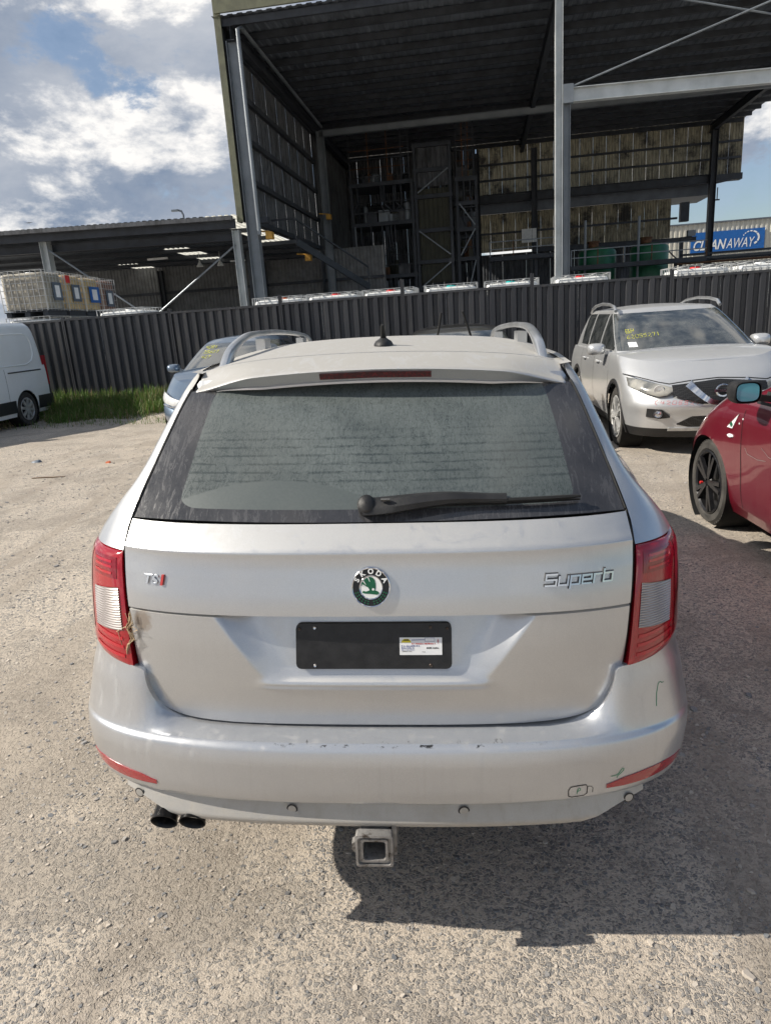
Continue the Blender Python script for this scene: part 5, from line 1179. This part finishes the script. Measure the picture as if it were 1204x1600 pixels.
        mb = MB(); mb.add([(s * p[0], p[1] + .004, p[2]) for p in [(m[0] + (x_ - m[0]) * .88, y_, m[2] + (z_ - m[2]) * .88) for x_, y_, z_ in rings[0]]], [tuple(range(20))]); mb.build('mirror_glass', sp.get('mirror_glass', 'chrome'), mo)
        for hy, hz in sp.get('handles', ()):
            mb = MB(); p = Vector(shl.spt(hy, hz, s, .0)); mb.tube([p, p + Vector((s*.03, .02, 0)), p + Vector((s*.035, .1, .003)), p + Vector((s*.03, .19, 0)), p + Vector((0, .2, 0))], .012, 8); B(mb, 'door_handle', sp['paint'])
    return root, B, F, shl, gs, ff, wsf, OFF
# ---- silver SUV facing the camera
sp = dict(L=4.64, paint='suv_silver', hw=([.22, .34, .50, .66, .85, .98, 1.08], [.83, .87, .895, .905, .90, .885, .86]), yr=([.22, .5, .8, 1.08], [.12, .0, .04, .14]), yf=([.22, .34, .50, .62, .74, .86, .95, 1.08], [4.50, 4.57, 4.605, 4.645, 4.605, 4.50, 4.40, 4.15]),
    Df=.62, nf=2.5, ztop=lambda y: 1.08 + .02 * sm(2., 3.3, y) - .13 * sm(3.4, 4.5, y) ** 1.4, wr=.36, ar=.405, wy=(.93, 3.64), doors=(1.25, 2.25, 3.25), sill=.36, trim=.33, arch_trim=True, cowl=3.42, hood_crown=.045,
    ghw=([1.06, 1.25, 1.42, 1.54, 1.60], [.82, .775, .72, .675, .63]), gyf=([1.06, 1.3, 1.5, 1.60], [3.56, 3.08, 2.66, 2.42]), gyr=([1.06, 1.3, 1.5, 1.6], [.20, .36, .52, .68]), gDf=.20, wz=(1.12, 1.555), wins=((.75, 1.30, 0), (1.38, 2.18, 0), (2.26, 3.15, .95)), wsn=31, roof_crown=.055,
    mirror=(1.0, 3.0, 1.14, .115, .075), handles=((1.45, .95), (2.45, .96)), wheel=dict(spokes=5, mat='rim_silver', rim_r=.70), tw=.225)
NZ = float(zg(3.4, 7.5))
suv, B, F, shl, gs, ff, wsf, OFF = generic_car('parked_suv', 'silver off-road style car with black arch trims, facing the camera by the fence', (3.40, 6.06 + 2.32, NZ), math.pi - .05, sp)
gl = F(cols_of([(-.48, .70), (-.2, .60), (.2, .60), (.48, .70)], [(-.48, .80), (0, .845), (.48, .80)], 34), 10, .016, 'grille', 'grille_mesh', .01)
for s in (1, -1):
    mb = MB(); Q = [[ff(s * x, z, of) for of in (.012, .045, .045, .012)] for x, z in ()] 
    pts = [(.325, .815), (.29, .775), (.235, .715), (.165, .655), (.10, .618), (.0, .605)]; w_ = (.115, .105, .095, .085, .075, .07)
    P4 = []
    for (x, z), w0 in zip(pts, w_):
        nx, nz_ = (.80, -.6) if x > .12 else (.3, -.95) if x > .02 else (0, -1)
        P4.append([ff(s * (x + nx * w0 * a), z + nz_ * w0 * a, of) for a, of in ((-.5, .010), (-.35, .042), (.35, .042), (.5, .010))])
    mb.grid(np.array(P4)); B(mb, 'chrome_wing', 'chrome', smooth=30, fix=True)
    hl = F([(s * a, b, c) for a, b, c in cols_of([(.47, .745), (.53, .70), (.62, .685), (.74, .72), (.865, .785)], [(.47, .775), (.55, .80), (.70, .84), (.80, .868), (.865, .875)], 26)], 10, .012, 'head_light', 'head_glass', .02, .012)
    mb = MB(); c = Vector(ff(s * .61, .752, .022)); q = Vector((s * .35, 1, 0)).to_track_quat('Z', 'Y').to_matrix(); mb.lathe([(.055, .0), (.05, .008), (.035, .002), (.001, .012)], (0, 0, 0), 'z', 18); mb.v = [tuple(q @ Vector(v) + c) for v in mb.v]; mb.build('lamp_lens', 'rim_silver', hl, 40)
    fg = F([(s * a, b, c) for a, b, c in cols_of([(.50, .455), (.60, .44), (.72, .46)], [(.50, .47), (.58, .545), (.72, .555)], 14)], 6, .032, 'fog_recess', 'black_plastic', .01)
    mb = MB(); c = Vector(ff(s * .615, .497, .038)); mb.lathe([(.048, 0), (.046, .016), (.036, .016), (.03, .004), (.001, .010)], (0, 0, 0), 'z', 20); mb.v = [tuple(q @ Vector(v) + c) for v in mb.v]; mb.build('fog_lamp', 'chrome', fg, 40)
    # roof rails
    mb = MB(); mb.tube([(s * .66, y, z) for y, z in ((.75, 1.575), (.85, 1.625), (1.1, 1.67), (1.6, 1.695), (2.1, 1.68), (2.4, 1.645), (2.5, 1.59))], .022, 8); B(mb, 'roof_rail', 'rail')
F(cols_of([(-.42, .375), (-.30, .345), (.30, .345), (.42, .375)], [(-.42, .385), (-.28, .465), (.28, .465), (.42, .385)], 24), 6, .010, 'lower_grille', 'grille_mesh', .01)
F(cols_of([(-.50, .30), (.50, .30)], [(-.50, .335), (.50, .335)], 24), 3, .020, 'skid_plate', 'rim_silver', .02)
F(cols_of([(-.185, .505), (.185, .505)], [(-.185, .60), (.185, .60)], 8), 4, .006, 'plate_recess', 'suv_silver', .01)
mb = MB(); strip(mb, [ff(x, z, .006) for x, z in [(-.885, .905), (-.80, .888), (-.60, .832), (-.5, .812), (-.3, .838), (0, .856), (.3, .838), (.5, .812), (.60, .832), (.80, .888), (.885, .905)]], .014, (0, .8, .6)); B(mb, 'bonnet_gap', 'void', smooth=0)
em = MB(); ec = Vector(ff(0, .735, .05)); em.lathe([(.078, -.01), (.078, .008), (.070, .014), (.058, .012), (.055, .0)], (0, 0, 0), 'y', 36); em.v = [tuple(Vector((v[0], v[1], v[2] * .88)) + ec) for v in em.v]
em.box(ec + Vector((0, .012, 0)), (.18, .014, .030)); eo = B(em, 'front_badge', 'chrome', smooth=40)
mb = MB(); text_on(mb, 'NISSAN', .034, lambda a, b, d: (ec.x + .072 - a, ec.y + .0205, ec.z - .012 + b), 0, .0008, 0, fit=.144); mb.build('badge_letters', 'emblem_black', eo)
def hand(fn, strokes, w_, name, mat, parent, nrm, off=None):
    mb = MB()
    for st in strokes: strip(mb, [fn(*p) for p in st], w_, nrm)
    o = mb.build(name, mat, parent); 
    if off is not None: o.location = off
    o['kind'] = 'stuff'; return o
DIG = {'0': [(0, 0), (1, 0), (1, 1), (0, 1), (0, 0)], '1': [(.5, 1), (.5, 0)], '2': [(0, .9), (.5, 1), (1, .75), (0, 0), (1, 0)], '4': [(.2, 1), (0, .45), (1, .45), (.8, .9), (.7, 0)], '5': [(1, 1), (.1, 1), (0, .55), (.8, .55), (.9, .1), (0, 0)], '6': [(.9, 1), (.1, .5), (.1, 0), (.9, 0), (.9, .45), (.1, .45)], '7': [(0, 1), (1, 1), (.4, 0)], 'B': [(0, 0), (0, 1), (.9, .9), (.8, .55), (0, .5), (1, .4), (.9, 0), (0, 0)], 'P': [(0, 0), (.1, 1), (1, .95), (.95, .5), (.05, .5)], 'R': [(0, 0), (.1, 1), (.9, .95), (.9, .55), (.1, .5), (1, 0)], '(': [(.8, 1.2), (.3, .8), (.3, .2), (.8, -.2)]}
def scrawl(txt, x0, z0, w_, h_, sgn, gap=1.35, sl=0.):
    out = []
    for i, ch in enumerate(txt):
        if ch in DIG: out.append([(x0 + sgn * (i * gap + p[0] + .15 * p[1]) * w_, z0 + p[1] * h_ + sl * i) for p in DIG[ch]])
    return out
wfn = lambda x, z: wsf(x, z, .006)
hand(wfn, scrawl('BP', .63, 1.315, .04, .045, -1), .009, 'windscreen_writing', 'marker_yellow', suv, (0, .85, .5), OFF)
hand(wfn, scrawl('62055271', .645, 1.25, .034, .038, -1, 1.5, .003), .007, 'windscreen_writing', 'marker_yellow', suv, (0, .85, .5), OFF)
mb = MB(); mb.add([wsf(x, z, .005) for x, z in ((.66, 1.155), (.56, 1.155), (.56, 1.21), (.66, 1.21))], [(0, 1, 2, 3)]); B(mb, 'windscreen_sticker', 'sticker', smooth=0)
hand(lambda x, z: ff(x, z, .004), scrawl('(42055271', .66, .605, .036, .038, -1, 1.6, -.001), .006, 'bumper_writing', 'marker_pink', suv, (.1, 1, .1), OFF)
# ---- dark red hatchback alongside on the right, seen along its left flank
sp = dict(L=4.35, paint='red_paint', hw=([.18, .28, .40, .55, .70, .84, .95, 1.0], [.80, .845, .865, .875, .885, .885, .865, .845]), yr=([.18, .5, .8, 1.0], [.15, .0, .05, .18]), yf=([.18, .35, .55, .70, .85, 1.0], [4.18, 4.30, 4.35, 4.30, 4.12, 3.8]),
    Df=.80, nf=2.3, ztop=lambda y: 1.0 - .0 * y - .30 * sm(3.0, 4.4, y) ** 1.3, mult=lambda y: 1 + .022 * np.exp(-((y - 3.45) / .38) ** 2) + .02 * np.exp(-((y - .82) / .4) ** 2), nz=44, wr=.322, ar=.36, wy=(.82, 3.45), doors=(.95, 1.75, 2.90), sill=.26, cowl=3.05, hood_crown=.06,
    ghw=([.98, 1.15, 1.3, 1.38, 1.42], [.80, .74, .67, .62, .56]), gyf=([.98, 1.2, 1.35, 1.42], [3.25, 2.75, 2.40, 2.15]), gyr=([.98, 1.2, 1.42], [.22, .4, .75]), wz=(1.03, 1.36), wins=((.95, 1.68, 0), (1.76, 2.85, 1.1)), roof_crown=.05,
    mirror=(1.02, 2.63, 1.10, .088, .072), mirror_mat='black_plastic', mirror_glass='mirror_sky_colour', handles=((1.85, .82),), wheel=dict(spokes=5, mat='rim_black', rim_r=.74, double=True), tw=.225)
RZ = float(zg(3.0, 2.5))
red, B, F, shl, gs, ff, wsf, OFF = generic_car('red_hatchback', 'dark red hatchback with black wheels and sky-coloured mirror glass, cut off by the right edge', (3.14, 3.77 - 3.45 + 2.175, RZ), 0, sp)
sf = lambda y, z, o: Vector(shl.spt(y, z, -1, o))
mb = MB(); tri = [(3.03, .80), (3.105, .80), (2.965, .905)]; mb.add([sf(y, z, .002) for y, z in tri] + [sf(y, z, .007) for y, z in tri], [(3, 4, 5), (0, 1, 4, 3), (1, 2, 5, 4), (2, 0, 3, 5)]); bo = B(mb, 'wing_badge', 'white_trim', smooth=0)
mb = MB()
for a in (0, 90, 180, 270): mb.add([sf(3.045 + .010 * math.cos(R(a)) + .010 * math.cos(b), .826 + .010 * math.sin(R(a)) + .010 * math.sin(b), .008) for b in np.linspace(0, 6.28, 9)[:-1]], [tuple(range(8))])
mb.build('badge_leaf', 'emblem_green', bo)
mb = MB(); mb.lathe([(.001, -.012), (.014, -.010), (.018, 0), (.014, .006), (.001, .008)], (0, 0, 0), 'x', 14); mb.v = [(v[0] + float(sf(3.06, .745, 0).x), 3.06 + v[1] * 2.4, .745 + v[2] * .75) for v in mb.v]; B(mb, 'side_repeater', 'white_trim')
for (y, z) in ((2.90, .88), (2.94, .845)):
    mb = MB(); c = sf(y, z, .001); mb.lathe([(.007, -.001), (.006, -.003), (.001, -.004)], tuple(c), 'x', 10); B(mb, 'paint_chip', 'white_trim')
hand(lambda y, z: sf(y, z, .003), [[(2.84, .70), (2.80, .665), (2.66, .655), (2.55, .668)], [(2.62, .74), (2.52, .70), (2.40, .69)]], .003, 'scratch', 'rail', red, (-1, 0, 0), OFF)
mb = MB(); strip(mb, [sf(y, 1.005, .004) for y in np.linspace(1.0, 2.8, 12)], .02, (-1, 0, .2)); B(mb, 'window_trim', 'black_plastic', smooth=0)
mb = MB(); mb.lathe([(.001, 0), (.011, .0), (.011, .02), (.001, .022)], (0, 0, 0), 'x', 12); mb.v = [(-v[0] * 1. - .905, v[1] + 3.45, v[2] + .322) for v in mb.v]; B(mb, 'hub_cap', 'cap_red')
# ---- blue sedan, nose to the camera, mostly hidden behind the wagon
sp = dict(L=4.6, paint='blue_paint', hw=([.20, .35, .55, .75, .90, .98], [.82, .875, .90, .895, .87, .84]), yr=([.2, .5, .98], [.1, 0, .12]), yf=([.2, .4, .55, .66, .78, .98], [4.48, 4.58, 4.60, 4.57, 4.45, 4.1]), Df=.75, nf=2.3, ztop=lambda y: .98 - .26 * sm(3.2, 4.6, y) ** 1.3, wr=.33, ar=.37, wy=(.95, 3.68), doors=(1.1, 2.1, 3.15), cowl=3.25, hood_crown=.07,
    ghw=([.96, 1.15, 1.3, 1.38, 1.41], [.80, .73, .66, .61, .56]), gyf=([.96, 1.2, 1.35, 1.41], [3.45, 2.85, 2.45, 2.2]), gyr=([.96, 1.2, 1.41], [.3, .7, 1.2]), wz=(1.0, 1.36), wins=((1.0, 2.0, 0), (2.1, 3.0, 1.1)), roof_crown=.055, mirror=(1.0, 2.95, 1.03, .10, .065), wheel=dict(spokes=5), tw=.21)
blue, B, F, shl, gs, ff, wsf, OFF = generic_car('blue_sedan', 'blue sedan with yellow writing on its windscreen, half hidden behind the wagon', (-2.86, 7.85 + 2.3, float(zg(-2.7, 9))), math.pi + .05, sp)
for s in (1, -1):
    hl = F([(s * a, b, c) for a, b, c in cols_of([(.48, .60), (.62, .585), (.78, .62), (.87, .68)], [(.48, .65), (.62, .69), (.78, .75), (.87, .775)], 18)], 6, .010, 'head_light', 'head_bright', .02, .01)
    mb = MB(); mb.tube([ff(s * x, z, .014) for x, z in ((.50, .58), (.66, .572), (.80, .60))], .010, 6); B(mb, 'light_trim', 'chrome')
F(cols_of([(-.40, .36), (.40, .36)], [(-.44, .62), (.44, .62)], 16), 5, .010, 'grille', 'grille_mesh', .01); F(cols_of([(-.44, .63), (.44, .63)], [(-.44, .655), (.44, .655)], 16), 2, .02, 'grille_bar', 'chrome', .01)
for k, z in enumerate((1.29, 1.22, 1.15)): hand(lambda x, z_: wsf(x, z_, .006), scrawl(['4051', '25627', '427'][k], .55, z, .04, .036, -1, 1.3), .010, 'windscreen_writing', 'marker_yellow', blue, (0, .85, .5), OFF)
# ---- black car straight ahead: only roof, windscreen top and lifted wipers show
sp = dict(L=4.2, paint='dark_paint', hw=([.20, .35, .55, .75, .90, 1.0], [.80, .85, .875, .87, .85, .82]), yr=([.2, .5, 1.0], [.1, 0, .1]), yf=([.2, .4, .55, .7, .82, 1.0], [4.08, 4.18, 4.20, 4.15, 4.0, 3.7]), Df=.65, nf=2.4, ztop=lambda y: 1.0 - .2 * sm(2.9, 4.2, y), wr=.315, ar=.35, wy=(.8, 3.38), doors=(1.0, 1.9, 2.85), cowl=3.0, hood_crown=.06,
    ghw=([.98, 1.15, 1.3, 1.40, 1.43], [.78, .72, .655, .60, .55]), gyf=([.98, 1.2, 1.38, 1.43], [3.2, 2.65, 2.25, 2.1]), gyr=([.98, 1.2, 1.43], [.2, .4, .7]), wz=(1.03, 1.385), wins=((.9, 1.8, 0), (1.9, 2.75, 1.1)), roof_crown=.06, mirror=(.98, 2.65, 1.05, .10, .065), wheel=dict(spokes=6, double=False), tw=.2)
dark, B, F, shl, gs, ff, wsf, OFF = generic_car('black_car', 'black car parked beyond the wagon roof with both wiper arms lifted', (.62, 6.15 + 2.1, float(zg(.6, 8))), math.pi, sp)
for x0, x1 in ((.40, .24), (-.18, -.04)):
    mb = MB(); p0, p1 = Vector((x0 - .04, 3.05, 1.02)), Vector((x1, 3.20, 1.60)); mb.tube([p0, p0.lerp(p1, .5) + Vector((0, .03, 0)), p1], [.012, .010, .008], 6); wo = B(mb, 'wiper_arm', 'rubber')
    mb = MB(); mb.tube([p0.lerp(p1, .55), p1.lerp(p0, -.08)], .014, 6); mb.build('wiper_blade', 'rubber', wo)
for s in (1, -1): F([(s * a, b, c) for a, b, c in cols_of([(.48, .60), (.80, .64)], [(.48, .68), (.80, .74)], 10)], 5, .010, 'head_light', 'head_glass', .02)
# ---- white panel van on the left, tail away from the camera
sp = dict(L=5.0, paint='white_paint', hw=([.22, .35, .50, .75, 1.0, 1.16], [.90, .94, .955, .965, .965, .955]), yr=([.22, .5, 1.16], [.06, .0, .02]), yf=([.22, .5, .8, 1.0, 1.16], [4.9, 5.0, 4.95, 4.7, 4.4]), Dr=.10, nr=3.5, Df=.6, nf=2.6, ztop=lambda y: 1.16 - .12 * sm(4.2, 5.0, y), nz=40, wr=.335, ar=.375, wy=(.93, 4.03), doors=(1.5, 2.75, 3.9), sill=.36, cowl=4.1,
    ghw=([1.14, 1.4, 1.75, 1.94, 2.02], [.955, .945, .915, .88, .80]), gyf=([1.14, 1.5, 1.8, 2.02], [4.45, 3.75, 3.2, 2.9]), gyr=([1.14, 1.5, 1.85, 2.02], [.02, .05, .10, .18]), gDf=.3, wz=(1.2, 1.72), wins=((2.95, 3.75, .6),), rear_glass=False, roof_crown=.05, mirror=(1.12, 3.75, 1.28, .11, .16), wheel=dict(spokes=8, double=False, rim_r=.66), tw=.215)
van, B, F, shl, gs, ff, wsf, OFF = generic_car('white_van', 'white panel van parked at the left edge with its tail towards the fence', (-8.88, 13.02 - 2.5, .0), math.pi - .02, sp, 'van')
sd_ = lambda y, z, o: Vector((-(float(gs.hw(z)) if z > 1.15 else float(shl.hw(z))) - o, y, z))
for s in (-1,):
    mb = MB(); pts = [(2.6, 1.20), (.75, 1.20), (.52, 1.26), (.42, 1.40), (.40, 1.62), (.46, 1.76), (.60, 1.80), (2.6, 1.80)]
    mb.tube([sd_(y, z, -.004) for y, z in pts], .016, 6); B(mb, 'panel_crease', 'white_paint')
    mb = MB(); mb.tube([sd_(y, 1.075, .002) for y in (.28, 1.4)], .014, 6); B(mb, 'door_track', 'dark_plastic')
    mb = MB(); Q = np.array([[sd_(y, z, .012) for y in np.linspace(1.32, 3.62, 12)] for z in (.30, .34, .50, .54)]); mb.grid(Q); B(mb, 'side_trim', 'dark_plastic', smooth=0)
    mb = MB(); Q = np.array([[sd_(y, z, .014 + .01 * (y < .1)) for y in np.linspace(.005, .54, 10)] for z in (.30, .34, .52, .56)]); mb.grid(Q); B(mb, 'bumper_corner', 'dark_plastic', smooth=0)
mb = MB(); mb.bb(-.93, .93, -.06, .06, .32, .56); B(mb, 'rear_bumper', 'dark_plastic', smooth=0)
for s in (-1, 1): mb = MB(); mb.bb(s*.80, s*.94, -.02, .06, .75, 1.35); B(mb, 'tail_light', 'tail_red', smooth=0)
# ------------------------------------------------------------------ grass bank at the fence, dry tangle, litter
def grass():
    t = NT('grass'); g = t.n('ShaderNodeNewGeometry'); r_ = g.outputs['Random Per Island']
    c = t.mix(r_, (.07, .14, .025), (.15, .24, .05)); c = t.mix(t.ramp(t.math('ADD', r_, t.math('MULTIPLY', t.noise(1.6, 3), .5)), 1.0, 1.06), c, (.26, .21, .11)); t.set(Base_Color=c, Roughness=.6)
    tr = t.n('ShaderNodeBsdfTranslucent'); t.L.new(c, tr.inputs[0]); mx = t.n('ShaderNodeMixShader'); mx.inputs[0].default_value = .35; t.L.new(t.b.outputs[0], mx.inputs[1]); t.L.new(tr.outputs[0], mx.inputs[2]); t.L.new(mx.outputs[0], t.N['Material Output'].inputs[0]); M['grass'] = t.m
    mb = MB(); rg = random.Random(5); V = mb.v; Fc = mb.f
    def blade(x, y, h, w, lean, az):
        z = float(zg(x, y)) - .01; b = len(V); ca, sa = math.cos(az), math.sin(az); px, py = -sa * w, ca * w
        for k, (f, ww) in enumerate(((0, 1), (.45, .85), (.8, .5))):
            d = lean * f * f; V.append((x + ca*d + px*ww, y + sa*d + py*ww, z + h*f)); V.append((x + ca*d - px*ww, y + sa*d - py*ww, z + h*f))
        V.append((x + ca*lean, y + sa*lean, z + h*.97)); Fc.extend([(b, b+1, b+3, b+2), (b+2, b+3, b+5, b+4), (b+4, b+5, b+6)])
    n = 0
    while n < 15000:
        x = rg.uniform(-9.0, -2.6); d = -rg.random() ** 1.3 * 1.75 - .06; y = fence_y(x) + d
        den = noise.noise(Vector((x * 1.3, d * 1.5, 0))) * .5 + .55; edge = 1.25 + .4 * noise.noise(Vector((x * .9, 7, 0)))
        if -d > edge or rg.random() > den: n += .15; continue
        n += 1; blade(x, y, rg.uniform(.10, .34) * (1.15 - .5 * (-d / 1.6)) * (.65 + .7 * (noise.noise(Vector((x * 2.1, d * 2.3, 5))) * .5 + .5)), rg.uniform(.004, .009), rg.uniform(.02, .16), rg.uniform(0, 6.28))
    for k in range(700):
        x = rg.uniform(-8.5, -3.0); blade(x, fence_y(x) - rg.uniform(1.2, 2.3), rg.uniform(.03, .14), .005, rg.uniform(.02, .09), rg.uniform(0, 6.28))
    for k in range(900):      # straggling blades further along the fence foot
        x = rg.uniform(-2.6, 6.5); blade(x, fence_y(x) - rg.random() * .35 - .05, rg.uniform(.05, .16), .005, rg.uniform(.02, .08), rg.uniform(0, 6.28))
    tag(mb.build('grass', 'grass'), 'green grass strip growing along the foot of the fence beside the van', 'grass', kind='stuff')
grass()
simple('straw', (.42, .31, .19), .8, 0, .3, 40)
simple('dead_plant', (.16, .11, .07), .8, 0, .3, 20)
def strands():
    """dry grass caught between tail light and tailgate"""
    root = WAGON[0]; rg = random.Random(4); mb = MB(); tg = WAGON[1]
    Rm = Matrix.Rotation(R(2.0), 3, 'Y'); paths = []
    base = [(-.612, .905), (-.606, .88), (-.612, .86), (-.604, .84), (-.616, .815), (-.628, .79), (-.634, .765)]
    for k in range(9):
        a, b = rg.randint(0, 2), rg.randint(4, 7); q = [(x + rg.uniform(-.010, .010), z + rg.uniform(-.008, .008)) for x, z in base[a:b]]; paths.append((q, rg.uniform(.0006, .0013)))
    paths.append(([(-.606, .873), (-.622, .868), (-.640, .858), (-.652, .850)], .0011)); paths.append(([(-.612, .868), (-.595, .872), (-.585, .866), (-.600, .858)], .0009))
    paths.append(([(-.648, .85), (-.640, .82), (-.636, .78)], .0007))
    for q, r_ in paths:
        pts = []
        for i, (x, z) in enumerate(q):
            y = float(tg(np.float64(max(x, -.60)), np.float64(z))) - .012 - (.004 if x < -.615 else 0) + (abs(x) - .60) * .45 + rg.uniform(-.003, .002)
            pts.append(Rm @ Vector((x, y, z)))
        mb.tube(pts, r_, 4)
    c = Rm @ Vector((-.61, .12, .77)); mb.v = [(v[0] - c.x, v[1] - c.y, v[2] - c.z) for v in mb.v]
    tag(mb.build('dry_grass_tangle', 'straw', None, 0, loc=c), 'tangle of dry grass caught beside the left tail light', 'dry grass', kind='stuff')
strands()
def twig(x, y, r_, h, label):
    root = empty('dead_weed', (x, y, float(zg(x, y))), 0, label, 'plant', 'dead weeds by the grass'); rg = random.Random(int(x * 100)); 
    for k in range(9):
        a = rg.uniform(0, 6.28); mb = MB(); mb.tube([(0, 0, 0), (r_*.4*math.cos(a), r_*.4*math.sin(a), h*rg.uniform(.4, .7)), (r_*math.cos(a), r_*math.sin(a), h*rg.uniform(.5, 1.1))], [.008, .006, .003], 5); mb.build('stem', 'dead_plant', root)
twig(-4.35, fence_y(-4.35) - .55, .3, .45, 'brown dead weed standing in the grass beside the blue sedan'); twig(-5.3, fence_y(-5.3) - .5, .28, .3, 'low brown dead weed in the middle of the grass strip')
def litter(x, y, mat, label, w, d, h, seed, cat='litter'):
    rg = random.Random(seed); mb = MB(); n = 8; ring = [(w*math.cos(a)*rg.uniform(.7, 1.1), d*math.sin(a)*rg.uniform(.7, 1.1)) for a in np.linspace(0, 6.283, n+1)[:-1]]
    mb.add([(p, q, 0) for p, q in ring] + [(p*.7, q*.7, h*rg.uniform(.6, 1.2)) for p, q in ring] + [(0, 0, h)], [(i, (i+1) % n, (i+1) % n+n, i+n) for i in range(n)] + [(n+i, n+(i+1) % n, 2*n) for i in range(n)])
    tag(mb.build('litter', mat, None, 30, loc=(x, y, float(zg(x, y)))), label, cat)
litter(-3.98, 7.05, 'orange', 'crumpled orange scrap lying on the gravel left of the wagon', .042, .035, .022, 1)
litter(-5.15, 7.4, 'label_grey', 'small grey rag lying on the gravel near the left edge', .08, .05, .03, 2)
mb = MB(); mb.tube([(-.2, 0, .008), (-.05, .01, .010), (.07, -.01, .009), (.2, .02, .006)], [.006, .008, .007, .004], 6); tag(mb.build('stick', 'dead_plant', None, 40, loc=(-4.35, 6.25, float(zg(-4.35, 6.25)))), 'thin brown stick lying on the gravel left of the wagon', 'stick')
mb = MB(); mb.add([(0, 0, 0), (-.5, .12, .06), (-.12, .1, 0), (.5, .12, .05), (.12, .1, 0), (0, .3, 0), (0, 0, .05)], [(6, 1, 2), (6, 3, 4), (0, 2, 5, 4), (6, 2, 5, 4)]); mb.v = [(a * .55, b * .55, c * .55) for a, b, c in mb.v]; tag(mb.build('bird', 'emblem_black', None, 0, loc=(-22.4, 40, 8.36)), 'small dark bird in flight above the low shed roof', 'bird')
